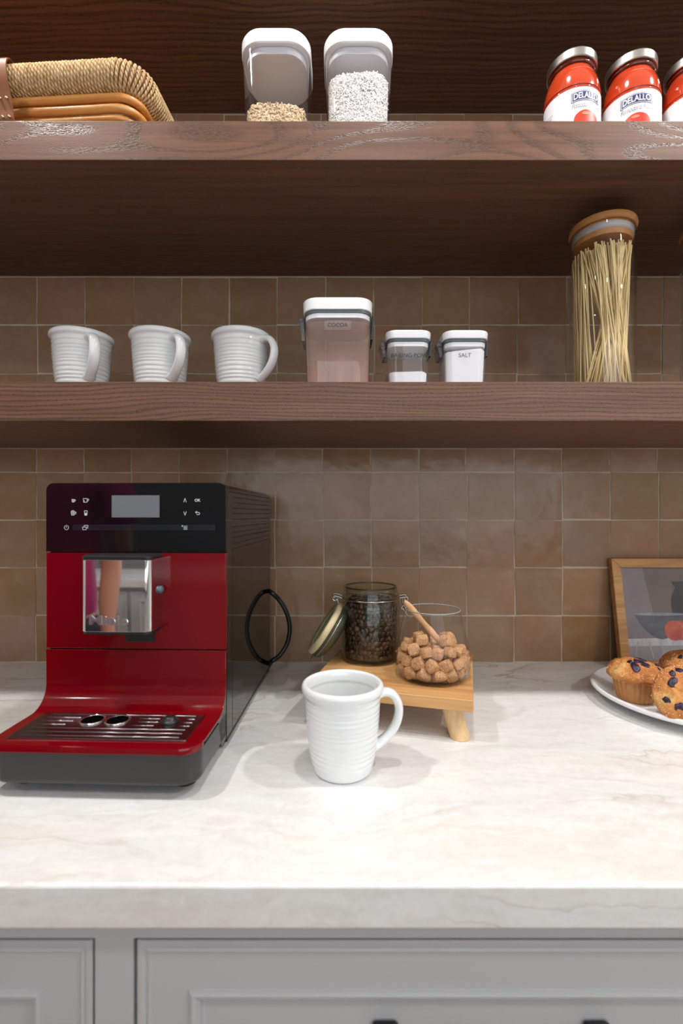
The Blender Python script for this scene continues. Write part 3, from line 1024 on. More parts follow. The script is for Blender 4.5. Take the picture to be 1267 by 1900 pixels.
v, f = loft([(spout_loop(0.004), SZ0 - 0.0045), (spout_loop(0.0006), SZ0 - 0.003), (spout_loop(0.0006), SZ0)])
mesh_obj('spout_sole', v, f, 'black_plast', sp, smooth='auto')
for nx in (-0.018, 0.008):
    v, f = lathe([(0.004, SZ0 - 0.0085), (0.0045, SZ0 - 0.003)], 16, cap0=True)
    mesh_obj('nozzle', v, f, 'black_plast', sp, loc=(nx, -0.02, 0))
v, f = lathe([(0.0, 0.0048), (0.0030, 0.0048), (0.0034, 0.0036), (0.0050, 0.0034), (0.0054, 0.0028), (0.0054, 0.0)], 24)
mesh_obj('side_screw', v, f, 'screw', sp, loc=(SHW - 0.0002, -0.0105, 0.2185), rot=(0, PI / 2, 0))
box('rear_slot', -0.004, 0.036, -0.0052, -0.0035, SZ0 - 0.0215, SZ0 + 0.002, 'cord', sp, bevel=0.0007)
me = text_mesh('Miele', 1.0, bold=0.03, extrude=0.02, res=4)
fit_width(me, 0.0500, 0.0118)
for v_ in me.vertices: v_.co.z = max(-0.0003, min(0.0015, v_.co.z * 0.05))
link('logo', me, 'logo_steel', sp, 'auto', (-0.0085, SPY0 - 0.0003, 0.1835), (PI / 2, 0, 0))
# power cord bowing out beside the rear corner
pts = []
cxp = [(503, 1099), (517, 1112), (531, 1135), (537.5, 1163), (533, 1193), (519, 1216), (504, 1227)]
cpts = []
for i, (px, py) in enumerate(cxp):
    d = 0.930 + 0.012 * math.sin(PI * i / 6)
    cpts.append(((px - 633.5) * d / FPX, d - DIST, EYE - (py - HOR) * d / FPX))
# the two ends go into the back of the machine / down to the worktop behind it
cpts = [(cpts[0][0] - 0.012, cpts[0][1] + 0.045, cpts[0][2] - 0.004)] + cpts + [(cpts[-1][0] - 0.01, cpts[-1][1] + 0.045, 0.004 + 0.006)]
sp_ = spline(cpts, 10)
v, f, uvs = tube(sp_, 0.0045, 12)
tag(mesh_obj('power_cord', v, f, 'cord'), 'black power cord bowing out behind the coffee machine', 'cord')

# ================================================================== MUGS
def mug_profile():
    H = 0.109
    out = []
    zs = np.linspace(0.003, 0.0955, 150)
    ridges = [0.017, 0.0245, 0.030, 0.0365, 0.044, 0.0515, 0.0565, 0.061, 0.0675, 0.0735, 0.079, 0.0875]
    for z in zs:
        t = z / 0.0955
        r = np.interp(z, [0, 0.006, 0.016, 0.03, 0.05, 0.075, 0.0955], [0.0362, 0.0378, 0.0400, 0.0425, 0.0447, 0.0462, 0.0472])
        for q in ridges:
            e = (z - q) / 0.0017
            r += -0.0007 * (0.5 + 0.5 * abs(math.sin(q * 700))) * math.exp(-e * e) + 0.0003 * math.exp(-((z - q - 0.0028) / 0.002) ** 2)
        out.append((r, z))
    rim = []
    for i in range(13):
        a = -PI * 0.42 + (PI * 1.25) * i / 12
        rim.append((0.0474 + 0.0042 * math.cos(a), 0.1035 + 0.0056 * math.sin(a)))
    inner = [(0.0432, 0.099), (0.0436, 0.09), (0.0425, 0.07), (0.0408, 0.045), (0.0385, 0.025), (0.035, 0.010), (0.028, 0.0062), (0.0, 0.0060)]
    inn = []
    for (r0, z0), (r1, z1) in zip(inner[:-1], inner[1:]):
        for i in range(6):
            t = i / 6
            rr = r0 + (r1 - r0) * t
            z = z0 + (z1 - z0) * t
            inn.append((rr + 0.0003 * math.sin(z * 900) * (z > 0.012), z))
    inn.append(inner[-1])
    return [(0.0, 0.0016), (0.031, 0.0016), (0.0325, 0.0), (0.0345, 0.0), (0.0358, 0.0014)] + out + rim + inn
MUGV, MUGF = lathe(mug_profile(), 72)
hp = spline([(0.0425, 0, 0.0920), (0.0520, 0, 0.0945), (0.0630, 0, 0.0915), (0.0705, 0, 0.0800), (0.0715, 0, 0.0660), (0.0665, 0, 0.0510), (0.0570, 0, 0.0390), (0.0470, 0, 0.0310), (0.0400, 0, 0.0275)], 6)
hr = []
for i in range(len(hp)):
    t = i / (len(hp) - 1)
    hr.append(0.0086 + 0.0022 * max(0, 1 - t * 6) + 0.0022 * max(0, (t - 0.85) / 0.15))
HV, HF, _ = tube(hp, hr, 16, upv=(0, 1, 0), flat=0.62)
def make_mug(label, loc, rz, group):
    t = thing('mug', label, 'mug', loc, rz, group)
    return t
body0 = None
def add_mug(label, loc, rz, group=None):
    global body0, handle0
    t = thing('mug', label, 'mug', loc, rz, group)
    if body0 is None:
        body0 = mesh_obj('mug_body', MUGV, MUGF, 'ceramic', t)
        handle0 = mesh_obj('handle', HV, HF, 'ceramic', t)
    else:
        for s in (body0, handle0):
            c = s.copy(); COL.objects.link(c); c.parent = t
    return t
add_mug('white ribbed ceramic mug standing alone on the stone worktop before the wooden riser', (0.0015, -0.428, 0), R(6))
add_mug('white ribbed mug on shelf, the one farthest from the COCOA canister', (-0.452, -0.196, S1), R(-47), 'white mugs on the shelf')
add_mug('white ribbed mug on shelf, the middle one of three mugs', (-0.315, -0.198, S1), R(-43), 'white mugs on the shelf')
add_mug('white ribbed mug on shelf, the one next to the COCOA canister', (-0.174, -0.198, S1), R(-30), 'white mugs on the shelf')

# ================================================================== CANISTERS ON THE LOWER SHELF
def canister(name, label, x, yc, h, hw_top, hw_bot, text, tw, tz, contents, fill, textaz=0.0, dust=False, lidh=0.02, ring=True, toff=0.0, ttop=None):
    t = thing(name, label, 'canister', (x, yc, S1))
    lb = h - lidh
    rc = lambda hw: hw * 0.42
    bz = [0.0, 0.002, 0.006, lb * 0.5, lb - 0.012, lb - 0.009, lb - 0.0065]
    bw = [hw_bot - 0.006, hw_bot - 0.0012, hw_bot, (hw_top + hw_bot) / 2, hw_top, hw_top + 0.0014, hw_top + 0.0016]
    v, f = loft([(rr_loop(q, q, rc(q), 7), z) for q, z in zip(bw, bz)], cap0=True, cap1=False)
    b = mesh_obj('body', v, f, 'clear_dry', t, smooth='auto')
    # seal and lid
    v, f = loft([(rr_loop(hw_top - 0.002, hw_top - 0.002, rc(hw_top), 7), lb - 0.0052), (rr_loop(hw_top, hw_top, rc(hw_top), 7), lb - 0.0045), (rr_loop(hw_top, hw_top, rc(hw_top), 7), lb)])
    mesh_obj('seal', v, f, 'seal', t, smooth='auto')
    v, f = loft([(rr_loop(hw_top - 0.0035, hw_top - 0.0035, rc(hw_top), 7), lb - 0.013), (rr_loop(hw_top - 0.0018, hw_top - 0.0018, rc(hw_top), 7), lb - 0.012), (rr_loop(hw_top - 0.0015, hw_top - 0.0015, rc(hw_top), 7), lb - 0.0075), (rr_loop(hw_top - 0.0015, hw_top - 0.0015, rc(hw_top), 7), lb - 0.0052)])
    if ring:
        mesh_obj('lid_skirt', v, f, 'white_plastic', t, smooth='auto')
    L = hw_top + 0.0016
    v, f = loft([(rr_loop(L - 0.0008, L - 0.0008, rc(L), 7), lb), (rr_loop(L, L, rc(L), 7), lb + 0.001), (rr_loop(L + 0.0008, L + 0.0008, rc(L), 7), h - 0.003), (rr_loop(L, L, rc(L), 7), h - 0.0012), (rr_loop(L - 0.002, L - 0.002, rc(L), 7), h), (rr_loop(L * 0.6, L * 0.6, rc(L) * 0.6, 7), h)])
    mesh_obj('lid', v, f, 'white_plastic', t, smooth='auto')
    # hinge (clear) on one flank, clamp on the other
    hs = 0.30 * hw_top + 0.006
    v, f, _ = tube([(-L - 0.004, -hs, lb - 0.003), (-L - 0.004, 0, lb - 0.003), (-L - 0.004, hs, lb - 0.003)], 0.0052, 12)
    mesh_obj('hinge', v, f, 'clear_part', t)
    k = 0.024 if h < 0.12 else 0.038
    v, f = loft([([(-L + 0.001, -hs), (-L + 0.001, hs), (-L - 0.0035, hs), (-L - 0.0035, -hs)][::-1], lb - k), ([(-L - 0.0005, -hs), (-L - 0.0005, hs), (-L - 0.007, hs), (-L - 0.007, -hs)][::-1], lb - 0.006)])
    mesh_obj('hinge_arm', v, f, 'clear_part', t, smooth=False)
    bm = box_bm(L + 0.0002, L + 0.0045, -hs, hs, lb - k * 0.95, lb + 0.003, 0.0015, 2)
    bmesh.ops.rotate(bm, verts=bm.verts, cent=(L, 0, lb), matrix=Matrix.Rotation(R(4), 3, 'Y'))
    bm_obj('clamp', bm, 'clamp', t)
    # lettering on the front face, following its slope
    me = text_mesh(text, 1.0, bold=-0.004)
    fit_width(me, tw)
    yfront = -np.interp(tz, bz, bw)
    HWF = abs(yfront)
    flat = HWF - rc(HWF)
    for v_ in me.vertices:
        u, w_ = v_.co.x + toff, v_.co.y
        rcc = rc(HWF) + 0.0004
        if abs(u) > flat:
            a = (abs(u) - flat) / rcc
            X = math.copysign(flat + rcc * math.sin(a), u)
            Y = -HWF - 0.0004 + rcc * (1 - math.cos(a))
        else:
            X, Y = u, -HWF - 0.0004
        Y -= (hw_top - hw_bot) / lb * w_
        v_.co = Vector((X, Y, tz + w_))
    link('lettering', me, 'inkblack', t, False)
    # contents
    q = np.interp(fill, bz, bw) - 0.0022
    N = 14
    loop = rr_loop(q, q, rc(q), 7)
    nl = len(loop)
    wb = hw_bot - 0.003
    lo = rr_loop(wb, wb, rc(wb), 7)
    r2 = random.Random(int(h * 1e5) + int(x * 1e4))
    vs_ = [(a, b_, 0.003) for a, b_ in lo]
    top = []
    def hz(a, b_): return fill + 0.006 * mnoise.noise(Vector((a * 22 + x * 30, b_ * 22, 3.1))) - 0.05 * a * contents[1]
    vs_ += [(a, b_, hz(a, b_) + 0.0009 * mnoise.noise(Vector((a * 300, b_ * 300, 1)))) for a, b_ in loop]
    for s in (0.75, 0.5, 0.25):
        vs_ += [(a * s, b_ * s, hz(a * s, b_ * s) + 0.002 * (1 - s)) for a, b_ in loop]
    vs_.append((0, 0, hz(0, 0) + 0.002))
    fs = [tuple(reversed(range(nl)))]
    for j in range(4):
        for i in range(nl):
            i2 = (i + 1) % nl
            fs.append((j * nl + i, j * nl + i2, (j + 1) * nl + i2, (j + 1) * nl + i))
    for i in range(nl):
        fs.append((4 * nl + i, 4 * nl + (i + 1) % nl, 5 * nl))
    pw = mesh_obj(contents[2], vs_, fs, contents[0], None, smooth='auto', loc=(x, yc, S1))
    tag(pw, contents[3], 'powder', kind='stuff')
    if dust:
        v, f = loft([(rr_loop(q2, q2, rc(q2), 7), z) for q2, z in ((hw_bot - 0.0016, 0.004), ((hw_top + hw_bot) / 2 - 0.0016, lb * 0.5), (hw_top - 0.0016, lb - 0.018))], cap0=False, cap1=False)
        mesh_obj('dust_film', v, f, 'cocoa_dust', t, smooth='auto')
        me = grid_mesh('label', tw * 1.32, 0.0150, 2, 1)
        for v_ in me.vertices:
            v_.co = Vector((v_.co.x, -HWF - 0.00015 - (hw_top - hw_bot) / lb * v_.co.y, tz + v_.co.y))
        link('clear_label', me, 'clear_label', t, False)
    return t
M['clear_label'] = thin_glass('clear_sticker', (0.88, 0.88, 0.88), (0.7, 0.7, 0.7), haze=0.14, haze_col=(0.7, 0.66, 0.64))
canister('cocoa_canister', 'tall clear canister with white lid and COCOA lettering on the shelf', -0.006, -0.226, 0.139, 0.0535, 0.0505, 'COCOA', 0.0315, 0.0955, ('cocoa', 0.03, 'cocoa_powder', 'brown cocoa powder low in the tall canister marked COCOA'), 0.029, dust=True, lidh=0.019)
canister('baking_powder_canister', 'small clear canister with white lid and BAKING POWDER lettering', 0.1085, -0.226, 0.0952, 0.0348, 0.0325, 'BAKING POWDER', 0.0760, 0.0545, ('powder_white', 0.14, 'baking_powder', 'white powder half filling the small canister marked BAKING POWDER'), 0.029, lidh=0.0135, toff=0.0095)
canister('salt_canister', 'small clear canister with white lid and SALT lettering', 0.2015, -0.226, 0.0948, 0.0348, 0.0325, 'SALT', 0.0200, 0.0545, ('powder_white', 0.035, 'table_salt', 'white salt nearly filling the small canister marked SALT'), 0.062, lidh=0.0135, toff=-0.003)

# ================================================================== PASTA JARS
def pasta_jar(label, x, yc, h, r, cont_top):
    t = thing('pasta_jar', label, 'jar', (x, yc, S1))
    v, f = lathe([(0.0, 0.0), (r - 0.004, 0.0), (r - 0.001, 0.0012), (r, 0.005), (r, h - 0.013), (r - 0.0004, h - 0.012)], 64)
    mesh_obj('glass_body', v, f, 'glass', t)
    v, f = lathe([(0.0, 0.0035), (r - 0.003, 0.0035), (r - 0.0025, 0.006), (r - 0.0025, h - 0.014)], 64)
    mesh_obj('glass_lining', v, f, 'glass', t)
    v, f = lathe([(0.0, h - 0.034), (r - 0.006, h - 0.034), (r - 0.005, h - 0.032), (r - 0.005, h - 0.012)], 64)
    mesh_obj('stopper', v, f, 'bamboo', t, smooth='auto')
    v, f = lathe([(r - 0.006, h - 0.026), (r - 0.0027, h - 0.024), (r - 0.0036, h - 0.020), (r - 0.0027, h - 0.016), (r - 0.006, h - 0.0135)], 64)
    mesh_obj('silicone_seal', v, f, 'silicone', t)
    v, f = lathe([(0.0, h - 0.0118), (r - 0.001, h - 0.0118), (r + 0.0016, h - 0.0095), (r + 0.0022, h - 0.006), (r + 0.001, h - 0.0015), (r - 0.002, h), (0.0, h)], 64)
    mesh_obj('lid', v, f, 'bamboo', t, smooth='auto')
    return t
PJX, PJY, PJH, PJR = 0.4405, -0.222, 0.283, 0.050
pasta_jar('tall glass jar with bamboo lid full of spaghetti, second from the salt side', PJX, PJY, PJH, PJR, 0.235)['label'] = 'tall glass jar with bamboo lid holding loose spaghetti'
pasta_jar('tall glass jar with bamboo lid holding short pasta, beyond the spaghetti jar', 0.633, -0.222, 0.283, PJR, 0.2)
# spaghetti: one strand mesh, copied
SL = 0.236
vs_, fs = [], []
for j in range(5):
    for k in range(6):
        a = 2 * PI * k / 6
        vs_.append((0.00115 * math.cos(a), 0.00115 * math.sin(a), SL * j / 4))
for j in range(4):
    for k in range(6):
        fs.append((j * 6 + k, j * 6 + (k + 1) % 6, (j + 1) * 6 + (k + 1) % 6, (j + 1) * 6 + k))
fs += [tuple(reversed(range(6))), tuple(range(24, 30))]
sme = bpy.data.meshes.new('spaghetti')
sme.from_pydata(vs_, [], fs)
sme.materials.append(M['pasta'])
sme.polygons.foreach_set('use_smooth', [True] * len(sme.polygons))
r3 = random.Random(21)
RI = PJR - 0.0045
strands = []
def strand(b, tp, sc=1.0):
    strands.append((b, tp, sc))
# the bundle leans: feet crowd towards the right front, tops spread left, middle and right
for i in range(62):
    a = r3.gauss(0.75, 0.40); rr = RI * math.sqrt(r3.uniform(0.35, 1.0))
    b = (rr * math.sin(a), -rr * math.cos(a))
    a2 = r3.gauss(-0.60, 0.50); rt = RI * r3.uniform(0.75, 1.0)
    strand(b, (rt * math.sin(a2), -rt * math.cos(a2)), r3.uniform(0.97, 1.01))
for i in range(55):
    a = r3.gauss(-0.45, 0.55); rr = RI * math.sqrt(r3.uniform(0.3, 1.0))
    b = (rr * math.sin(a), -rr * math.cos(a))
    a2 = r3.gauss(0.75, 0.45); rt = RI * r3.uniform(0.6, 1.0)
    strand(b, (rt * math.sin(a2) , -rt * math.cos(a2)), r3.uniform(0.97, 1.02))
for i in range(30):
    a = r3.uniform(-2.2, 0.2); rr = RI * math.sqrt(r3.uniform(0.3, 1.0))
    b = (rr * math.sin(a), -rr * math.cos(a))
    a2 = a - r3.uniform(0.0, 0.5); rt = RI * r3.uniform(0.8, 1.0)
    strand(b, (rt * math.sin(a2), -rt * math.cos(a2)), r3.uniform(0.95, 1.0))
for i in range(22):
    a = r3.uniform(0.9, 2.0); rr = RI * math.sqrt(r3.uniform(0.3, 1.0))
    b = (rr * math.sin(a) * 0.6, -rr * math.cos(a))
    strand(b, (RI * math.sin(a) * 0.85, -RI * math.cos(a) * 0.9), r3.uniform(0.97, 1.02))
for b, tp, sc in strands:
    o = bpy.data.objects.new('spaghetti_strand', sme)
    COL.objects.link(o)
    p0 = Vector((b[0], b[1], 0.0042))
    hyp = math.hypot(tp[0] - b[0], tp[1] - b[1])
    p1 = Vector((tp[0], tp[1], 0.0042 + math.sqrt(max((SL * sc) ** 2 - hyp * hyp, 0.01))))
    o.rotation_euler = (p1 - p0).to_track_quat('Z', 'Y').to_euler()
    o.location = p0 + Vector((PJX, PJY, S1))
    o.scale = (1, 1, sc)
    tag(o, 'pale yellow spaghetti strand in the tall glass jar', 'spaghetti', 'spaghetti strands in the jar')
# short pasta tubes in the second jar
pv, pf = lathe([(0.0035, 0.0), (0.0048, 0.0), (0.0048, 0.036), (0.0035, 0.036), (0.0035, 0.0)], 12)
pme = None
for L in range(5):
    for k in range(9):
        a = -1.75 + k * 0.30 + 0.12 * (L % 2)
        if pme is None:
            o = mesh_obj('pasta_tube', pv, pf, 'pasta2'); pme = o.data
        else:
            o = bpy.data.objects.new('pasta_tube', pme); COL.objects.link(o)
        rr = 0.0395
        o.location = (0.633 + rr * math.sin(a), -0.222 - rr * math.cos(a), S1 + 0.006 + L * 0.040)
        o.rotation_euler = (0.05 * math.cos(a * 3), 0.08 * math.sin(k * 2.1 + L), 0)
        tag(o, 'golden short pasta tube in the jar beyond the spaghetti', 'pasta', 'pasta tubes in the far jar')

# ================================================================== RICE CONTAINERS ON THE UPPER SHELF
def grain_mesh(name, pts, nrm, mat, L, W_, parent_loc, seed):
    # one mesh of rice grains (low-poly spindles) lying on the given points
    r = np.random.default_rng(seed)
    ring = 5
    prof = [(-1.0, 0.0), (-0.72, 0.75), (0.0, 1.0), (0.72, 0.75), (1.0, 0.0)]
    V, F = [], []
    for p, n_ in zip(pts, nrm):
        n_ = Vector(n_).normalized()
        d = Vector(r.normal(size=3))
        d = d - n_ * d.dot(n_) * 0.8
        d.normalize()
        u = d.orthogonal().normalized()
        w_ = d.cross(u)
        l = L * r.uniform(0.8, 1.15); wd = W_ * r.uniform(0.85, 1.15)
        b = len(V)
        V.append(p - d * l)
        for t, s in prof[1:-1]:
            for k in range(ring):
                a = 2 * PI * k / ring
                V.append(p + d * (l * t) + (u * math.cos(a) + w_ * math.sin(a)) * (wd * s))
        V.append(p + d * l)
        e = len(V) - 1
        for k in range(ring):
            k2 = (k + 1) % ring
            F.append((b, b + 1 + k2, b + 1 + k))
            for q in range(2):
                o_ = b + 1 + q * ring
                F.append((o_ + k, o_ + k2, o_ + ring + k2, o_ + ring + k))
            F.append((e, b + 1 + 2 * ring + k, b + 1 + 2 * ring + k2))
    return V, F

def rice_box(label, x, yc, fill, mat, rname, rlabel, seed, L, W_):
    H, LH = 0.1560, 0.0235
    ht, hb = 0.0510, 0.0478
    t = thing('storage_container', label, 'container', (x, yc, S2))
    rc = lambda q: q * 0.60
    zs = [0.0, 0.0015, 0.005, 0.07, H - LH - 0.016, H - LH - 0.010, H - LH]
    ws = [hb - 0.006, hb - 0.0015, hb, (hb + ht) / 2, ht, ht + 0.0010, ht + 0.0012]
    v, f = loft([(rr_loop(q, q, rc(q), 9), z) for q, z in zip(ws, zs)], cap0=True, cap1=False)
    mesh_obj('body', v, f, 'clear', t, smooth='auto')
    Lw = ht + 0.0022
    v, f = loft([(rr_loop(Lw - 0.0015, Lw - 0.0015, rc(Lw), 9), H - LH), (rr_loop(Lw, Lw, rc(Lw), 9), H - LH + 0.0015), (rr_loop(Lw, Lw, rc(Lw), 9), H - 0.005), (rr_loop(Lw - 0.0012, Lw - 0.0012, rc(Lw), 9), H - 0.0018), (rr_loop(Lw - 0.005, Lw - 0.005, rc(Lw), 9), H), (rr_loop(Lw * 0.5, Lw * 0.5, rc(Lw) * 0.5, 9), H)])
    mesh_obj('lid', v, f, 'white_plastic', t, smooth='auto')
    v, f = loft([(rr_loop(ht - 0.0075, ht - 0.0075, rc(ht), 9), H - LH - 0.012), (rr_loop(ht - 0.0045, ht - 0.0045, rc(ht), 9), H - LH - 0.011), (rr_loop(ht - 0.0045, ht - 0.0045, rc(ht), 9), H - LH - 0.0005)])
    mesh_obj('lid_plug', v, f, 'plug', t, smooth='auto')
    # rice: a core plus grains over every face that shows
    q = hb - 0.0042
    pts, nr = [], []
    r = np.random.default_rng(seed)
    loop = rr_loop(q, q, rc(q), 9)
    per = [Vector((a, b, 0)) for a, b in loop]
    seglen = [(per[(i + 1) % len(per)] - per[i]).length for i in range(len(per))]
    tot = sum(seglen)
    def around(s):
        s = s % tot
        for i, l in enumerate(seglen):
            if s <= l:
                a, b = per[i], per[(i + 1) % len(per)]
                d = (b - a).normalized()
                return a + d * s, Vector((d.y, -d.x, 0))
            s -= l
        return per[0], Vector((1, 0, 0))
    topz = lambda a, b: fill + 0.006 * mnoise.noise(Vector((a * 18 + seed, b * 18, 0.3)))
    n_side = int(tot * fill / (L * W_ * 2.0))
    for _ in range(n_side):
        p, nn = around(r.uniform(0, tot))
        s_ = 1 + (p.length and 0)
        z = r.uniform(0.003, 1.0) * topz(p.x, p.y)
        g = 1 + (ht - hb) / 0.13 * z / q
        pts.append(Vector((p.x * g, p.y * g, max(z, 0.003))) - nn * r.uniform(0, 0.0008)); nr.append(nn)
    for _ in range(int(n_side * 0.8)):
        a, b = r.uniform(-q, q), r.uniform(-q, q)
        if abs(a) > q - rc(q) and abs(b) > q - rc(q) and math.hypot(abs(a) - q + rc(q), abs(b) - q + rc(q)) > rc(q): continue
        pts.append(Vector((a, b, topz(a, b) + r.uniform(-0.0005, 0.0012)))); nr.append(Vector((0, 0, 1)))
    V, F = grain_mesh(rname, pts, nr, mat, L, W_, None, seed)
    qc = q - 0.0004
    nl = len(loop)
    b0 = len(V)
    cl = rr_loop(qc, qc, rc(qc), 9)
    V += [Vector((a, b, 0.0025)) for a, b in cl] + [Vector((a, b, topz(a, b) - 0.0006)) for a, b in cl] + [Vector((0, 0, topz(0, 0) - 0.0006))]
    for i in range(nl):
        i2 = (i + 1) % nl
        F.append((b0 + i, b0 + i2, b0 + nl + i2, b0 + nl + i))
        F.append((b0 + nl + i, b0 + nl + i2, b0 + 2 * nl))
    o = mesh_obj(rname, V, F, mat, None, smooth=True, loc=(x, yc, S2))
    tag(o, rlabel, 'rice', kind='stuff')
M['plug'] = plain('translucent_plug', s2l(205, 204, 210), 0.4)
rice_box('clear container with white lid, partly filled with brown rice', -0.1005, -0.2665, 0.0500, 'rice_brown', 'brown_rice', 'pale brown rice low in the clear container', 11, 0.0038, 0.00105)
rice_box('clear container with white lid, mostly filled with white rice', 0.0260, -0.2665, 0.0960, 'rice_white', 'white_rice', 'white rice filling the clear container beside the brown rice', 12, 0.0027, 0.00085)

# ================================================================== SAUCE JARS
def sauce_jar(label, x, yc, az):
    t = thing('sauce_jar', label, 'jar', (x, yc, S2), group='tomato sauce jars on the shelf')
    r = 0.0412
    H = 0.139
    body = [(0.0, 0.001), (r - 0.006, 0.001), (r - 0.002, 0.003), (r - 0.0006, 0.006), (r - 0.0006, 0.072), (r, 0.075), (r - 0.0004, 0.082), (r - 0.0018, 0.092), (r - 0.0045, 0.102), (r - 0.0080, 0.110), (r - 0.0105, 0.1155), (r - 0.0112, 0.119), (r - 0.0105, 0.124), (r - 0.0105, 0.130)]
    P = [(Vector((a, b, 0))) for a, b in body]
    pr = [(p.x, p.y) for p in spline(P, 4)]
    v, f = lathe([(max(a, 0), b) for a, b in pr], 64)
    mesh_obj('sauce_filled_glass', v, f, 'sauce', t)
    v, f = lathe([(r - 0.0100, 0.1170), (r - 0.0082, 0.1185), (r - 0.0082, 0.1205), (r - 0.0096, 0.1218)], 64)
    mesh_obj('neck_ring', v, f, 'neck_dark', t)
    lr = 0.0362
    v, f = lathe([(lr - 0.006, 0.1232), (lr - 0.0012, 0.1228), (lr, 0.1238), (lr, 0.1345), (lr - 0.0006, 0.1362), (lr - 0.0022, 0.1380), (lr - 0.004, 0.1384), (lr - 0.0055, 0.1376), (lr - 0.007, 0.1372), (0.0, 0.1372)], 72)
    mesh_obj('lid', v, f, 'lid_silver', t, smooth='auto')
    # paper label wrapped round the front
    v, f = lathe([(r - 0.0002, 0.004), (r - 0.0002, 0.0706)], 60, az - 1.95, az + 1.95)
    lb = mesh_obj('paper_label', v, f, 'paper', t)
    rl = r
    def stick(me, name, mat, zc, off, daz=0.0):
        wrap_mesh(me, rl, az + daz, zc, off)
        return link(name, me, mat, lb, False)
    arch = lambda k: (lambda px, py: (px, py - k * px * px))
    K = 5.0
    stick(grid_mesh('b', 0.0440, 0.0150, 24, 2, arch(K)), 'banner_edge', 'navy', 0.0578, 0.0001)
    stick(grid_mesh('b', 0.0424, 0.0134, 24, 2, arch(K)), 'banner_line', 'paper', 0.0578, 0.0002)
    stick(grid_mesh('b', 0.0408, 0.0118, 24, 2, arch(K)), 'banner', 'navy', 0.0578, 0.0003)
    me = text_mesh('DELALLO', 1.0, bold=0.02, space=0.98)
    fit_width(me, 0.0375, 0.0092)
    # serif feet on the upright strokes
    for v_ in me.vertices: v_.co.y += 0.0 - K * v_.co.x ** 2
    stick(me, 'brand_lettering', 'paper', 0.0578, 0.0006)
    me = text_mesh('Pomodoro Fresco', 1.0, bold=-0.004, shear=0.35)
    fit_width(me, 0.0460, 0.0082)
    for v_ in me.vertices: v_.co.y -= 1.5 * v_.co.x ** 2
    stick(me, 'variety_lettering', 'greyprint', 0.0432, 0.0011, 0.04)
    me = text_mesh('MADE IN ITALY', 1.0)
    fit_width(me, 0.0200, 0.0012)
    stick(me, 'small_print', 'greyprint', 0.0668, 0.0003)
    for nm, mt, s, zc, off, dx in (('tomato_print', 'tomprint', 1.0, 0.0215, 0.0003, 0.0), ('tomato_sheen', 'tomhi', 0.30, 0.0305, 0.0005, -0.002)):
        sy = 0.0145 if s == 1 else 0.0022
        me = grid_mesh(nm, 2.0, 2.0, 16, 8)
        for v_ in me.vertices:
            px_, py_ = v_.co.x, v_.co.y
            hx_ = math.sqrt(max(0.0, 1 - 0.5 * py_ * py_)); hy_ = math.sqrt(max(0.0, 1 - 0.5 * px_ * px_))
            v_.co = Vector((dx + s * 0.0185 * px_ * hx_, sy * py_ * hy_, 0))
        stick(me, nm, mt, zc, off)
    # lines of small print round the side
    for k in range(9):
        me = grid_mesh('line', 0.020 - 0.003 * (k % 3), 0.0006, 6, 1)
        stick(me, 'print_line', 'greyprint', 0.047 - k * 0.0042, 0.0003, -1.45)
M['neck_dark'] = plain('dark_neck_ring', s2l(96, 26, 16), 0.12, coat=0.5)
sauce_jar('tomato sauce jar with silver lid, the one nearest the white rice container', 0.3632, -0.2743, R(4))
sauce_jar('tomato sauce jar with silver lid, standing between the two other sauce jars', 0.4585, -0.2713, R(-20))
sauce_jar('tomato sauce jar with silver lid, farthest from the rice containers', 0.5545, -0.2700, R(-16))

# ================================================================== BASKET
bk = thing('basket', 'rectangular rattan basket with rope-wrapped rim and leather strap on the shelf', 'basket', (-0.497, -0.185, S2), R(-3.5))
HX, HY = 0.205, 0.128
def rr_path(hx, hy, r, z, step=0.0045):
    pts = rr_loop(hx, hy, r, 16)
    P = [Vector((a, b, z)) for a, b in pts]
    out = []
    n = len(P)
    carry = 0.0
    for i in range(n):
        a, b = P[i], P[(i + 1) % n]
        L = (b - a).length
        if L < 1e-9: continue
        d = (b - a) / L
        s = carry
        while s < L:
            out.append((a + d * s, d))
            s += step
        carry = s - L
    return out
ZR = 0.0775
core = rr_path(HX, HY, 0.032, ZR, 0.008)
vs_, fs = [], []
NS = 16
def rim_pt(p, d, a, grow=0.0):
    nrm = Vector((d.y, -d.x, 0))
    c, s = math.cos(a), math.sin(a)
    # a tall oval, leaning out at the top
    ax, az = 0.0100 + grow, 0.0160 + grow
    return p + nrm * (ax * c + 0.0045 * s) + Vector((0, 0, az * s))
for p, d in core:
    for k in range(NS):
        vs_.append(rim_pt(p, d, 2 * PI * k / NS))
n = len(core)
for i in range(n):
    for k in range(NS):
        fs.append((i * NS + k, i * NS + (k + 1) % NS, ((i + 1) % n) * NS + (k + 1) % NS, ((i + 1) % n) * NS + k))
mesh_obj('rim_core', vs_, fs, 'leather', bk)
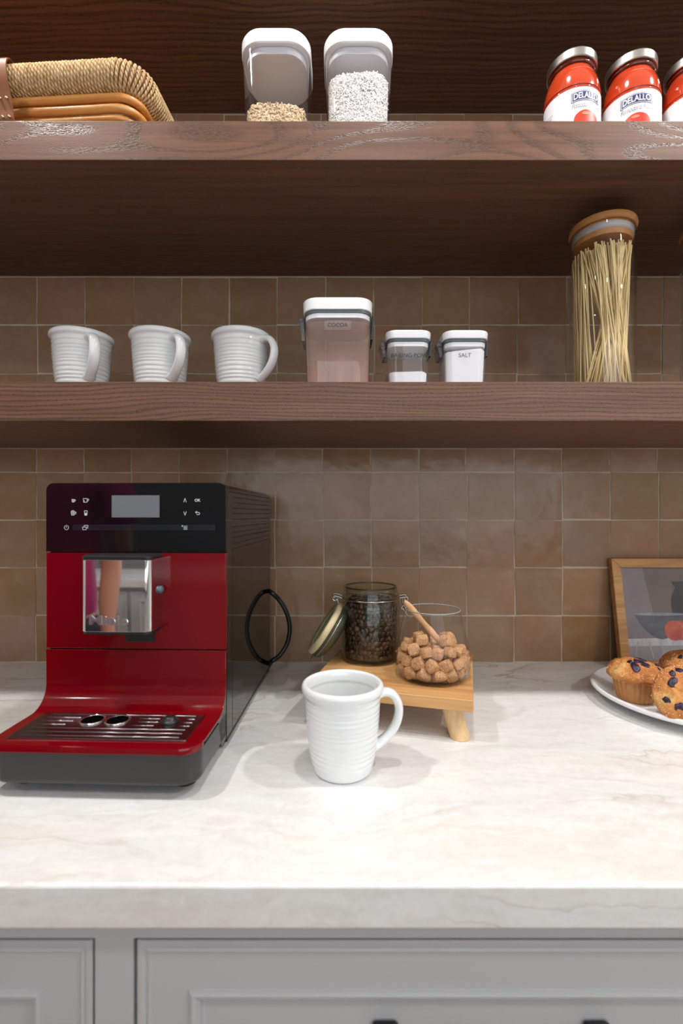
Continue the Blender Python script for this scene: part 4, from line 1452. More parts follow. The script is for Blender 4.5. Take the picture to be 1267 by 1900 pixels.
# the rope: one strand wound round and round the rim
pitch = 0.0050
path = rr_path(HX, HY, 0.032, ZR, pitch / 26)
hel = []
r5 = random.Random(5)
for i, (p, d) in enumerate(path):
    a = -2 * PI * i / 26
    wob = 0.0006 * mnoise.noise(Vector((i * 0.021, 0, 0)))
    lean = 0.006 * math.sin(a)
    q = rim_pt(p + d * lean, d, a, 0.0022 + wob)
    hel.append(q)
rv, rf, ruv = tube(hel, 0.0025, 6)
mesh_obj('rope_wrap', rv, rf, 'rope', bk, uv=ruv)
for k, (z, ins) in enumerate(((0.0515, 0.005), (0.0390, 0.009), (0.0265, 0.014), (0.0140, 0.019), (0.0065, 0.026))):
    pts = [p + Vector((0, 0, 0.0006 * mnoise.noise(p * 30 + Vector((0, 0, k))))) for p, d in rr_path(HX - ins, HY - ins, 0.028, z, 0.006)]
    v, f, uvv = tube(pts, 0.0060, 12, closed=True)
    mesh_obj('rattan_rod', v, f, 'rattan', bk)
box('base_panel', -HX + 0.04, HX - 0.04, -HY + 0.04, HY - 0.04, 0.001, 0.006, 'rattan', bk)
# leather strap over the front
sp_pts = [(-HY - 0.0068 + 0.020, 0.004), (-HY - 0.003, 0.014), (-HY - 0.0075, 0.030), (-HY - 0.0125, 0.048), (-HY - 0.0195, 0.070), (-HY - 0.0205, 0.088), (-HY - 0.0150, 0.0985), (-HY - 0.004, 0.1005), (-HY + 0.006, 0.096)]
P = spline([(0, a, b) for a, b in sp_pts], 6)
vs_, fs = [], []
for p in P:
    for sx, of in ((-0.011, 0), (0.011, 0), (0.011, -0.002), (-0.011, -0.002)):
        vs_.append((0.009 + sx, p.y + of, p.z))
for i in range(len(P) - 1):
    for k in range(4):
        fs.append((i * 4 + k, i * 4 + (k + 1) % 4, (i + 1) * 4 + (k + 1) % 4, (i + 1) * 4 + k))
stp = mesh_obj('leather_strap', vs_, fs, 'leather', bk, smooth='auto')
for yy, zz_ in ((-HY - 0.0125, 0.043), (-HY - 0.0070, 0.020)):
    for sx in (-0.005, 0.005):
        v, f = lathe([(0.0, 0.0016), (0.0016, 0.0012), (0.0021, 0.0)], 12)
        mesh_obj('rivet', v, f, 'brass', stp, loc=(0.009 + sx, yy - 0.0015, zz_), rot=(PI / 2, 0, 0))

# ================================================================== WOODEN RISER
BT = 0.0617
BTH = 0.0172
A = Vector((0.1824, -0.3683))
ph = R(-15)
u = Vector((math.cos(ph), math.sin(ph))); vv = Vector((-math.sin(ph), math.cos(ph)))
ctr = A - u * 0.1215 + vv * 0.120
rs = thing('wooden_riser', 'small warm wooden riser board on four pale splayed legs under the glass jars', 'riser', (ctr.x, ctr.y, 0), ph)
box('board', -0.1215, 0.1215, -0.120, 0.120, BT - BTH, BT, 'board', rs, bevel=0.0016, seg=3)
for sx in (-1, 1):
    for sy in (-1, 1):
        tp = Vector((sx * 0.088, sy * 0.088, BT - BTH + 0.0005))
        bt = Vector((sx * 0.103, sy * 0.101, 0.0))
        vs_ = []
        for c, rr in ((bt, 0.0138), (bt + Vector((0, 0, 0.0012)), 0.0144), (bt.lerp(tp, 0.5), 0.0145), (tp, 0.0146)):
            for k in range(28):
                a = 2 * PI * k / 28
                vs_.append((c.x + rr * math.cos(a), c.y + rr * math.sin(a), c.z))
        fs = []
        for j in range(3):
            for k in range(28):
                fs.append((j * 28 + k, j * 28 + (k + 1) % 28, (j + 1) * 28 + (k + 1) % 28, (j + 1) * 28 + k))
        fs += [tuple(reversed(range(28))), tuple(range(84, 112))]
        mesh_obj('leg', vs_, fs, 'leg', rs, smooth='auto')

# ================================================================== CLIP-TOP JAR OF COFFEE BEANS
JX, JY, JR, JH = 0.0520, -0.1745, 0.0520, 0.1285
cj = thing('clip_top_jar', 'open green-tinted clip-top glass jar full of coffee beans on the riser', 'jar', (JX, JY, BT))
po = [(0.0, 0.0), (JR - 0.007, 0.0), (JR - 0.002, 0.002), (JR, 0.008), (JR, 0.096), (JR - 0.001, 0.102), (JR - 0.0045, 0.107), (JR - 0.0048, 0.1085), (JR - 0.0015, 0.1105), (JR - 0.0005, 0.113), (JR - 0.0015, 0.116), (JR - 0.0035, 0.1175), (JR - 0.0045, 0.126), (JR - 0.0055, JH), (JR - 0.0075, JH), (JR - 0.0085, 0.126)]
v, f = lathe(po, 72)
mesh_obj('glass_body', v, f, 'glass_green', cj)
pi_ = [(0.0, 0.006), (JR - 0.010, 0.006), (JR - 0.005, 0.010), (JR - 0.0042, 0.016), (JR - 0.0042, 0.096), (JR - 0.0085, 0.107), (JR - 0.0085, 0.126)]
v, f = lathe(pi_, 72)
mesh_obj('glass_lining', v, f, 'glass_green', cj)
# rounded rim
pts = [((JR - 0.0065) * math.sin(2 * PI * i / 60), -(JR - 0.0065) * math.cos(2 * PI * i / 60), JH) for i in range(60)]
v, f, _ = tube(pts, 0.0014, 8, closed=True)
mesh_obj('glass_rim', v, f, 'rim_green', cj)
# wire collar
pts = [((JR - 0.0015) * math.sin(2 * PI * i / 60), -(JR - 0.0015) * math.cos(2 * PI * i / 60), 0.1085) for i in range(60)]
v, f, _ = tube(pts, 0.0013, 8, closed=True)
mesh_obj('wire_collar', v, f, 'wire', cj)
def wire(name, pts, parent, r=0.0014, n=8, closed=False):
    P = spline(pts, n, closed)
    v, f, _ = tube(P, r, 8, closed=closed)
    return mesh_obj(name, v, f, 'wire', parent)
# hinge loops (left) and clasp (right)
wire('hinge_wire', [(-JR + 0.001, -0.012, 0.1085), (-JR - 0.006, -0.012, 0.112), (-JR - 0.013, -0.012, 0.1125), (-JR - 0.0155, -0.012, 0.1085), (-JR - 0.012, -0.012, 0.1045), (-JR - 0.008, -0.012, 0.1070), (-JR - 0.0055, -0.012, 0.099), (-JR - 0.003, -0.012, 0.090), (-JR - 0.0065, -0.012, 0.081)], cj)
wire('hinge_wire', [(-JR + 0.001, 0.014, 0.1085), (-JR - 0.006, 0.014, 0.112), (-JR - 0.013, 0.014, 0.1125), (-JR - 0.0155, 0.014, 0.1085), (-JR - 0.012, 0.014, 0.1045), (-JR - 0.008, 0.014, 0.1070), (-JR - 0.0055, 0.014, 0.099), (-JR - 0.003, 0.014, 0.090), (-JR - 0.0065, 0.014, 0.081)], cj)
wire('clasp_wire', [(JR - 0.002, -0.012, 0.1090), (JR + 0.006, -0.012, 0.1105), (JR + 0.0115, -0.012, 0.1105), (JR + 0.013, -0.012, 0.1065), (JR + 0.009, -0.012, 0.1040), (JR + 0.0065, -0.012, 0.107), (JR + 0.0065, -0.012, 0.098), (JR + 0.003, -0.012, 0.094), (JR + 0.0015, -0.012, 0.0905), (JR + 0.005, -0.012, 0.0895), (JR + 0.008, -0.012, 0.084), (JR + 0.0135, -0.012, 0.077)], cj)
wire('clasp_wire', [(JR - 0.002, 0.012, 0.1090), (JR + 0.006, 0.012, 0.1105), (JR + 0.0115, 0.012, 0.1105), (JR + 0.013, 0.012, 0.1065), (JR + 0.009, 0.012, 0.1040), (JR + 0.0065, 0.012, 0.107), (JR + 0.0065, 0.012, 0.098), (JR + 0.0105, 0.012, 0.090), (JR + 0.0135, 0.012, 0.077), (JR + 0.0145, 0.0, 0.0745), (JR + 0.0135, -0.012, 0.077)], cj)
# open lid hanging on the hinge: its seal side faces away from the jar
lidrot = bpy.data.objects.new('lid_mount', None)
LR = 0.0500
v, f = lathe([(0.0, 0.0), (LR - 0.010, 0.0), (LR - 0.009, 0.0015), (LR - 0.009, 0.0055), (LR - 0.003, 0.0062), (LR, 0.008), (LR + 0.0005, 0.0125), (LR - 0.001, 0.0170), (LR - 0.006, 0.0215), (LR - 0.018, 0.0260), (0.0, 0.0275)], 64)
lid = mesh_obj('glass_lid', v, f, 'glass_green2', cj)
bpy.data.objects.remove(lidrot)
lc = Vector((-0.0815, -0.006, 0.0560))
ax = Vector((0.835, 0.02, -0.55)).normalized()      # the lid's outer dome looks back towards the jar
lid.location = lc
lid.rotation_euler = ax.to_track_quat('Z', 'X').to_euler()
v, f = lathe([(LR - 0.012, -0.0040), (LR - 0.004, -0.0050), (LR + 0.0006, -0.0025), (LR + 0.0010, 0.0040), (LR - 0.002, 0.0060), (LR - 0.009, 0.0058)], 64)
mesh_obj('rubber_gasket', v, f, 'gasket', lid)
pts = [((LR + 0.0008) * math.sin(2 * PI * i / 60), -(LR + 0.0008) * math.cos(2 * PI * i / 60), 0.0108) for i in range(60)]
v, f, _ = tube(pts, 0.0011, 8, closed=True)
mesh_obj('lid_wire', v, f, 'wire', lid)
q = lid.rotation_euler.to_matrix().inverted()
dn = q @ Vector((-0.45, 0, -0.9)); dn.z = 0; dn.normalize()
sd_ = Vector((-dn.y, dn.x, 0))
pw = dn * (LR + 0.001)
wire('lid_catch', [pw + sd_ * 0.006 + Vector((0, 0, 0.010)), pw + sd_ * 0.005 + dn * 0.006 + Vector((0, 0, 0.011)), pw + dn * 0.013 + Vector((0, 0, 0.013)), pw - sd_ * 0.005 + dn * 0.006 + Vector((0, 0, 0.011)), pw - sd_ * 0.006 + Vector((0, 0, 0.010))], lid)
# coffee beans
def bean_mesh(seed):
    r = random.Random(seed)
    bm = bmesh.new()
    bmesh.ops.create_uvsphere(bm, u_segments=12, v_segments=8, radius=1)
    for v_ in bm.verts:
        x, y, z = v_.co
        crease = math.exp(-(y / 0.16) ** 2) * (0.30 if z > 0.2 else 0)
        zz2 = (z * 0.55 if z > 0 else z * 0.95)
        v_.co = Vector((x * 0.0058, y * 0.0042, (zz2 - crease) * 0.0036))
    me = bpy.data.meshes.new('coffee_bean')
    bm.to_mesh(me); bm.free()
    me.materials.append(M['bean'])
    me.polygons.foreach_set('use_smooth', [True] * len(me.polygons))
    return me
bme = bean_mesh(1)
r6 = random.Random(66)
cnt = 0
def put_bean(p, nrm):
    global cnt
    o = bpy.data.objects.new('coffee_bean', bme)
    COL.objects.link(o)
    d = Vector(nrm) + Vector((r6.gauss(0, .35), r6.gauss(0, .35), r6.gauss(0, .35)))
    if r6.random() < 0.35: d = -d
    qn = d.to_track_quat('Z', 'X')
    o.rotation_mode = 'QUATERNION'
    from mathutils import Quaternion
    o.rotation_quaternion = qn @ Quaternion((0, 0, 1), r6.uniform(0, 2 * PI))
    o.location = p + Vector((JX, JY, BT))
    s = r6.uniform(0.88, 1.12)
    o.scale = (s, s, s)
    tag(o, 'dark roasted coffee bean in the clip-top jar', 'coffee bean', 'coffee beans in the jar')
    cnt += 1
RB = JR - 0.0088
zrow = 0.0125
row = 0
while zrow < 0.101:
    rr = RB if zrow < 0.095 else RB - 0.004
    dz = 0.0078
    na = 20
    for k in range(na):
        a = -1.95 + (k + 0.5 * (row % 2) + r6.uniform(-.22, .22)) * 3.9 / na
        p = Vector((rr * math.sin(a), -rr * math.cos(a), zrow + r6.uniform(-0.0018, 0.0018)))
        put_bean(p, (math.sin(a), -math.cos(a), 0))
    zrow += dz
    row += 1
for k in range(46):
    rr = (RB - 0.004) * math.sqrt(r6.uniform(0, 1)); a = r6.uniform(0, 2 * PI)
    put_bean(Vector((rr * math.sin(a), -rr * math.cos(a), 0.1045 + 0.006 * (1 - rr / RB) + r6.uniform(-0.001, 0.001))), (0, 0, 1))
v, f = lathe([(0.0, 0.0075), (RB - 0.003, 0.009), (RB - 0.0025, 0.094), (RB - 0.008, 0.101), (0, 0.1045)], 48)
tag(mesh_obj('coffee_bean_fill', v, f, 'bean_core', loc=(JX, JY, BT)), 'dark mass of coffee beans in the middle of the clip-top jar', 'coffee beans', kind='stuff')

# ================================================================== SUGAR JAR
GX, GY = 0.1455, -0.2655
sj = thing('sugar_jar', 'flared clear glass jar of brown sugar lumps on the riser', 'jar', (GX, GY, BT))
gp = [(0.0, 0.0), (0.046, 0.0), (0.053, 0.0018), (0.0570, 0.0065), (0.0583, 0.014), (0.0585, 0.022), (0.0575, 0.034), (0.0550, 0.052), (0.0515, 0.070), (0.0480, 0.086), (0.0450, 0.098), (0.0430, 0.1060)]
gpr = [(max(p.x, 0), max(p.y, 0)) for p in spline([(a, b, 0) for a, b in gp], 4)]
v, f = lathe(gpr, 80)
mesh_obj('glass_body', v, f, 'glass', sj)
v, f = lathe([(0.0, 0.0045), (0.046, 0.0045), (0.0525, 0.0060), (0.0560, 0.0095), (0.0572, 0.016)], 80)
mesh_obj('thick_base', v, f, 'glass_thick', sj)
pts = [(0.0430 * math.sin(2 * PI * i / 72), -0.0430 * math.cos(2 * PI * i / 72), 0.1060) for i in range(72)]
v, f, _ = tube(pts, 0.0009, 8, closed=True)
mesh_obj('fire_polished_rim', v, f, 'rim_glass', sj)

def lump_mesh(seed):
    r = random.Random(seed)
    bm = bmesh.new()
    bmesh.ops.create_cube(bm, size=1.0)
    bmesh.ops.subdivide_edges(bm, edges=bm.edges, cuts=7, use_grid_fill=True)
    o_ = Vector((seed * 3.1, seed * 1.7, 0))
    sx, sy, sz = r.uniform(0.9, 1.15), r.uniform(0.85, 1.1), r.uniform(0.8, 1.05)
    for v_ in bm.verts:
        p = v_.co.copy()
        s = p.normalized() * 0.62
        p = p.lerp(s, 0.45)
        d = 1 + 0.13 * mnoise.noise(p * 2.4 + o_) + 0.09 * mnoise.noise(p * 6.5 + o_) + 0.06 * mnoise.noise(p * 15 + o_)
        v_.co = Vector((p.x * sx, p.y * sy, p.z * sz)) * (d * 0.0172)
    me = bpy.data.meshes.new('sugar_lump')
    bm.to_mesh(me); bm.free()
    me.materials.append(M['sugar'])
    me.polygons.foreach_set('use_smooth', [True] * len(me.polygons))
    return me
LM = [lump_mesh(i) for i in range(1, 8)]
r7 = random.Random(77)
lumps = []
def ring_of(nr, rad, z, ph0, jz=0.001):
    for k in range(nr):
        a = ph0 + 2 * PI * k / nr + r7.uniform(-.06, .06)
        lumps.append((rad * math.sin(a), -rad * math.cos(a), z + r7.uniform(-jz, jz)))
ring_of(14, 0.0455, 0.0145, 0.0)
ring_of(10, 0.0285, 0.0145, 0.3)
ring_of(4, 0.0110, 0.0145, 0.5)
ring_of(14, 0.0462, 0.0300, 0.22, 0.002)
ring_of(10, 0.0290, 0.0300, 0.1, 0.002)
ring_of(4, 0.0110, 0.0300, 0.1, 0.002)
for k, (ang, rad, z) in enumerate([(-1.45, 0.041, 0.0455), (-0.95, 0.040, 0.0470), (-0.45, 0.040, 0.0465), (0.02, 0.037, 0.0450), (0.50, 0.040, 0.0470), (0.95, 0.040, 0.0440), (1.5, 0.042, 0.0420), (2.1, 0.040, 0.0440), (2.8, 0.039, 0.0445), (-2.6, 0.038, 0.0455), (-2.0, 0.040, 0.0465),
                                  (-0.9, 0.020, 0.0480), (0.2, 0.018, 0.0470), (1.4, 0.021, 0.0470), (2.6, 0.018, 0.0470), (-2.0, 0.020, 0.0490),
                                  (-0.85, 0.027, 0.0610), (-1.7, 0.022, 0.0610), (0.62, 0.030, 0.0600), (1.6, 0.024, 0.0580)]):
    lumps.append((rad * math.sin(ang), -rad * math.cos(ang), z))
for (lx, ly, lz) in lumps:
    o = bpy.data.objects.new('sugar_lump', r7.choice(LM))
    COL.objects.link(o)
    o.location = (GX + lx, GY + ly, BT + lz)
    o.rotation_euler = (r7.uniform(-.5, .5), r7.uniform(-.5, .5), r7.uniform(0, 6.28))
    s = r7.uniform(0.92, 1.1)
    o.scale = (s, s, s)
    tag(o, 'rough light brown sugar lump in the flared glass jar', 'sugar lump', 'sugar lumps in the glass jar')
# loose sugar at the bottom
v, f = lathe([(0.0, 0.0062), (0.035, 0.0062), (0.050, 0.0072)], 40)
tag(mesh_obj('loose_sugar', v, f, 'sugar', loc=(GX, GY, BT)), 'scattered loose brown sugar at the bottom of the flared jar', 'sugar', kind='stuff')
# wooden spoon
s0 = Vector((GX - 0.0450, GY - 0.012, BT + 0.1200))
s1 = Vector((GX + 0.0100, GY - 0.022, BT + 0.0560))
sp_ = [s0.lerp(s1, t) for t in np.linspace(-0.02, 1.12, 22)]
rad = [0.0018, 0.0036, 0.0046, 0.0050, 0.0052, 0.0052, 0.0050, 0.0046, 0.0042, 0.0040, 0.0040, 0.0044, 0.0050, 0.0052, 0.0052, 0.0050, 0.0048, 0.0046, 0.0042, 0.0036, 0.0026, 0.0012]
v, f, _ = tube(sp_, rad, 14, flat=0.72)
tag(mesh_obj('wooden_spoon', v, f, 'spoon'), 'small pale wooden spoon handle leaning in the glass sugar jar', 'spoon')

# ================================================================== PLATE AND MUFFINS
PX, PY, PR = 0.5765, -0.2330, 0.1440
v, f = lathe([(0.0, 0.0022), (0.080, 0.0022), (0.082, 0.0), (0.087, 0.0), (0.090, 0.0025), (0.118, 0.0085), (0.134, 0.0140), (0.1405, 0.0172), (0.1435, 0.0200), (0.1440, 0.0225), (0.1425, 0.0248), (0.1395, 0.0250), (0.1365, 0.0232), (0.130, 0.0180), (0.1265, 0.0160), (0.1255, 0.0156), (0.1240, 0.0136), (0.1225, 0.0130), (0.1215, 0.0116), (0.1200, 0.0108), (0.1190, 0.0096), (0.110, 0.0080), (0.095, 0.0072), (0.0, 0.0068)], 96)
tag(mesh_obj('plate', v, f, 'ceramic2', loc=(PX, PY, 0)), 'round white plate with raised rim holding blueberry muffins', 'plate')
def muffin(label, loc, rot, seed, scale=1.0, berries=()):
    t = thing('muffin', label, 'muffin', loc, rot=rot, group='muffins on the plate')
    t.scale = (scale,) * 3
    n = 96
    o_ = Vector((seed * 7.3, seed * 2.1, seed))
    # fluted side
    vs_, fs = [], []
    profs = [(0.0, 0.0), (0.0255, 0.0), (0.0272, 0.002), (0.0300, 0.015), (0.0330, 0.030), (0.0350, 0.040)]
    for r, z in profs:
        for i in range(n):
            a = 2 * PI * i / n
            fl_ = 1 + (0.040 * math.sin(a * 26) if z > 0.001 else 0)
            vs_.append((r * fl_ * math.sin(a), -r * fl_ * math.cos(a), z))
    for j in range(len(profs) - 1):
        for i in range(n):
            i2 = (i + 1) % n
            fs.append((j * n + i, j * n + i2, (j + 1) * n + i2, (j + 1) * n + i))
    mesh_obj('muffin_side', vs_, fs, 'crust', t)
    # domed top with overhanging edge
    base = [(0.0335, 0.0365), (0.0385, 0.0355), (0.0425, 0.0375), (0.0440, 0.0415), (0.0428, 0.0465), (0.0390, 0.0520), (0.0330, 0.0570), (0.0250, 0.0612), (0.0150, 0.0640), (0.0060, 0.0650), (0.0, 0.0652)]
    P = [(max(p.x, 0), p.y) for p in spline([(a, b, 0) for a, b in base], 6)]
    vs_, fs = [], []
    m_ = 120
    def disp(p):
        return 1 + 0.075 * mnoise.noise(p * 34 + o_) + 0.035 * mnoise.noise(p * 95 + o_) + 0.018 * mnoise.noise(p * 240 + o_)
    def dome(a, r, z):
        p = Vector((r * math.sin(a), -r * math.cos(a), z))
        k = disp(p)
        return Vector((p.x * k, p.y * k, 0.036 + (p.z - 0.036) * (k ** 2)))
    for r, z in P:
        for i in range(m_):
            vs_.append(dome(2 * PI * i / m_, r, z))
    for j in range(len(P) - 1):
        for i in range(m_):
            i2 = (i + 1) % m_
            fs.append((j * m_ + i, j * m_ + i2, (j + 1) * m_ + i2, (j + 1) * m_ + i))
    mesh_obj('muffin_top', vs_, fs, 'muffin', t)
    rr = random.Random(seed)
    def surf(a, s):
        r = 0.0435 * s
        z = np.interp(r, [0, 0.006, 0.015, 0.025, 0.033, 0.039, 0.0428, 0.044], [0.0652, 0.065, 0.064, 0.0612, 0.057, 0.052, 0.0465, 0.0415])
        return dome(a, r, float(z))
    for (a, s, sz, st) in berries:
        c = surf(a, s)
        nrm = Vector((c.x, c.y, (c.z - 0.030) * 1.3)).normalized()
        bm = bmesh.new()
        bmesh.ops.create_icosphere(bm, subdivisions=3, radius=1)
        so = Vector((a * 9, s * 7, seed))
        for v_ in bm.verts:
            k = 1 + 0.35 * mnoise.noise(v_.co * 1.6 + so) + 0.12 * mnoise.noise(v_.co * 4 + so)
            v_.co = Vector((v_.co.x * sz * k * st, v_.co.y * sz * k, v_.co.z * sz * 0.42 * k))
        o = bm_obj('blueberry', bm, 'berry', t, smooth=True)
        o.location = c - nrm * sz * 0.12
        o.rotation_euler = (nrm.to_track_quat('Z', 'X') @ __import__('mathutils').Quaternion((0, 0, 1), a * 5)).to_euler()
    # sugar crumbs round the edge
    V, F = [], []
    for _ in range(700):
        a = rr.uniform(0, 2 * PI)
        s = rr.choice([rr.uniform(0.86, 1.0), rr.uniform(0.93, 1.0), rr.uniform(0.5, 1.0)])
        if rr.random() < 0.35:
            c = dome(a, rr.uniform(0.040, 0.0435), rr.uniform(0.0362, 0.041))
        else:
            c = surf(a, s)
        q = rr.uniform(0.0003, 0.00095)
        b = len(V)
        rm = Matrix.Rotation(rr.uniform(0, 6.28), 3, Vector((rr.gauss(0, 1), rr.gauss(0, 1), rr.gauss(0, 1))).normalized())
        for d in ((1, 0, 0), (-1, 0, 0), (0, 1, 0), (0, -1, 0), (0, 0, 1), (0, 0, -1)):
            V.append(c + rm @ (Vector(d) * q))
        for x_ in (0, 1):
            for y_ in (2, 3):
                for z_ in (4, 5):
                    F.append((b + x_, b + y_, b + z_) if (x_ + y_ + z_) % 2 == 0 else (b + y_, b + x_, b + z_))
    tag(mesh_obj('sugar_crumbs', V, F, 'sugarcrumb', t, smooth=False), kind='stuff')
    return t
PT = 0.0072
muffin('blueberry muffin standing upright in its fluted case at the plate edge', (0.4960, -0.2230, PT + 0.0004), (0, 0, 0), 3, 1.0,
       [(0.05, 0.25, 0.0085, 1.5), (0.55, 0.42, 0.0055, 1.1), (-0.55, 0.62, 0.0060, 1.7), (2.6, 0.35, 0.0055, 1.3), (1.9, 0.40, 0.0065, 1.4), (1.4, 0.78, 0.0055, 1.2), (-1.2, 0.30, 0.0050, 1.1), (0.1, 0.52, 0.0060, 1.3), (0.9, 0.80, 0.0050, 1.3)])
mf = muffin('blueberry muffin tipped towards the front, showing its golden speckled top', (0.5180, -0.2840, PT + 0.0232), (R(62), 0, R(-12)), 5, 1.0,
       [(2.6, 0.50, 0.0060, 1.3), (-2.2, 0.60, 0.0055, 1.5), (-0.75, 0.62, 0.0065, 1.2), (-1.25, 0.80, 0.0050, 1.2), (0.35, 0.60, 0.0062, 1.2), (-2.6, 0.8, 0.0045, 1.6), (1.2, 0.5, 0.0045, 1.1), (0.05, 0.30, 0.0035, 1.4), (3.3, 0.82, 0.005, 1.3)])
muffin('brown-topped muffin behind the other two on the plate', (0.6150, -0.1880, PT), (R(2), R(-4), 0.6), 8, 1.06,
       [(-1.3, 0.80, 0.0050, 1.1), (-1.9, 0.5, 0.0045, 1.2), (-0.9, 0.96, 0.005, 1.3), (1.5, 0.6, 0.005, 1.2)])

# ================================================================== FRAMED STILL LIFE
FWD, FHT, FB, FTH = 0.300, 0.2285, 0.0190, 0.0140
lean = math.asin(0.0400 / FHT)
fr = thing('picture_frame', 'wooden framed still-life print with peach leaning on the tiles behind the muffins', 'picture frame', (0.5715, -0.0585, 0.0), rot=(-lean, 0, 0))
def bar(pts, yb=FTH):
    n = len(pts)
    v = [(x, 0, z) for x, z in pts] + [(x, yb, z) for x, z in pts]
    f = [tuple(range(n)), tuple(reversed(range(n, 2 * n)))] + [(i, i + n, (i + 1) % n + n, (i + 1) % n) for i in range(n)]
    o = mesh_obj('frame_bar', v, f, 'framewood', fr, smooth=False)
    bm = bmesh.new(); bm.from_mesh(o.data); bmesh.ops.recalc_face_normals(bm, faces=bm.faces)
    bmesh.ops.bevel(bm, geom=list(bm.edges), offset=0.0008, segments=1, affect='EDGES')
    bm.to_mesh(o.data); bm.free()
    return o
bar([(0, 0), (FB, FB), (FB, FHT - FB), (0, FHT)])
bar([(FWD, 0), (FWD, FHT), (FWD - FB, FHT - FB), (FWD - FB, FB)])
bar([(0, FHT), (FB, FHT - FB), (FWD - FB, FHT - FB), (FWD, FHT)])
bar([(0, 0), (FWD, 0), (FWD - FB, FB), (FB, FB)])
def print_shape(name, pts, y, mat, parent):
    me = bpy.data.meshes.new(name)
    me.from_pydata([(x, y, z) for x, z in pts], [], [tuple(range(len(pts)))])
    return link(name, me, mat, parent, False)
def m_print(name, c1, c2, sc=20, stretch=(1, 1, 1)):
    n = NT(name)
    f = n.noise(n.coord('Object', stretch), sc, 4, 0.6)
    return n.p(Base_Color=n.mix(n.ramp(f, [(0.35, 0.0), (0.65, 1.0)]), c1, c2), Roughness=0.5)
M['art_bg'] = m_print('print_backdrop', s2l(112, 92, 82), s2l(96, 78, 72), 14)
M['art_bg2'] = m_print('print_backdrop_pale', s2l(128, 116, 114), s2l(116, 104, 104), 14)
M['art_vase'] = m_print('print_vase', s2l(52, 38, 42), s2l(40, 30, 36), 20)
M['art_bowl'] = m_print('print_bowl', s2l(92, 90, 96), s2l(72, 70, 78), 20, (1, 1, 4))
M['art_rim'] = m_print('print_bowl_rim', s2l(150, 152, 158), s2l(110, 112, 120), 30)
M['art_cloth'] = m_print('print_cloth', s2l(196, 192, 190), s2l(172, 166, 168), 18, (4, 1, 1))
M['art_cloth2'] = m_print('print_cloth_drop', s2l(140, 130, 134), s2l(156, 146, 148), 18, (5, 1, 1))
M['art_fold'] = plain('print_fold', s2l(166, 158, 160), 0.5)
M['art_peach'] = m_print('print_peach', s2l(196, 92, 62), s2l(166, 52, 46), 26)
M['art_peach2'] = m_print('print_peach_pale', s2l(222, 150, 92), s2l(206, 112, 76), 26)
M['pane'] = thin_glass('picture_glass', (0.96, 0.96, 0.96), (0.9, 0.9, 0.9), ior=1.25)
YA = 0.0060
I0, I1, K0, K1 = FB - 0.001, FWD - FB + 0.001, FB - 0.001, FHT - FB + 0.001
art = print_shape('artwork', [(I0, K0), (I1, K0), (I1, K1), (I0, K1)], YA, 'art_bg', fr)
e = 0.0001
print_shape('backdrop_light', [(I0, K0), (I0 + 0.075, K0), (I0 + 0.048, K1), (I0, K1)], YA - e, 'art_bg2', art)
print_shape('cloth', [(I0, K0), (I1, K0), (I1, 0.0640), (I0, 0.0600)], YA - 2 * e, 'art_cloth2', art)
print_shape('cloth_top', [(I0, 0.0480), (I1, 0.0520), (I1, 0.0700), (I0, 0.0625)], YA - 3 * e, 'art_cloth', art)
for (x0, w0, x1) in ((0.040, 0.003, 0.030), (0.062, 0.004, 0.068), (0.085, 0.003, 0.094), (0.14, 0.004, 0.13), (0.2, 0.004, 0.21)):
    print_shape('cloth_fold', [(x0, 0.058), (x0 + w0, 0.058), (x1 + w0, 0.024), (x1 + 0.001, 0.024)], YA - 4 * e, 'art_fold', art)
vz = [(0.145, 0.0640), (0.128, 0.080), (0.120, 0.110), (0.1190, 0.135), (0.124, 0.155), (0.131, 0.166), (0.1270, 0.176), (0.1225, 0.1800), (0.168, 0.1815), (0.165, 0.176), (0.160, 0.166), (0.168, 0.155), (0.176, 0.135), (0.174, 0.110), (0.164, 0.080), (0.152, 0.064)]
print_shape('vase', vz, YA - 4 * e, 'art_vase', art)
bw = [(0.0400, 0.1125)] + [(0.092 - 0.052 * math.cos(a) * (1 - 0.30 * math.sin(a)), 0.1120 - 0.050 * math.sin(a)) for a in np.linspace(0.1, PI - 0.1, 18)] + [(0.1445, 0.1135)]
print_shape('bowl', bw, YA - 5 * e, 'art_bowl', art)
rim = [(0.092 + 0.0530 * math.cos(a), 0.1128 + 0.0030 * math.sin(a)) for a in np.linspace(0, 2 * PI, 28, endpoint=False)]
print_shape('bowl_rim', rim, YA - 6 * e, 'art_rim', art)
pc = [(0.1310 + 0.0200 * math.cos(a), 0.0800 + 0.0198 * math.sin(a)) for a in np.linspace(0, 2 * PI, 28, endpoint=False)]
print_shape('peach', pc, YA - 8 * e, 'art_peach', art)
pc2 = [(0.1180 + 0.0195 * math.cos(a), 0.0795 + 0.0205 * math.sin(a)) for a in np.linspace(0, 2 * PI, 28, endpoint=False)]
print_shape('peach_edge', [(x + 0.0012, z) for x, z in pc2], YA - 9 * e, 'art_peach2', art)
print_shape('peach_half', pc2, YA - 10 * e, 'art_peach', art)
box('glass_pane', I0, I1, YA - 0.0030, YA - 0.0014, K0, K1, 'pane', fr)
box('backing', I0, I1, YA + 0.0005, YA + 0.0035, K0, K1, 'framewood', fr)

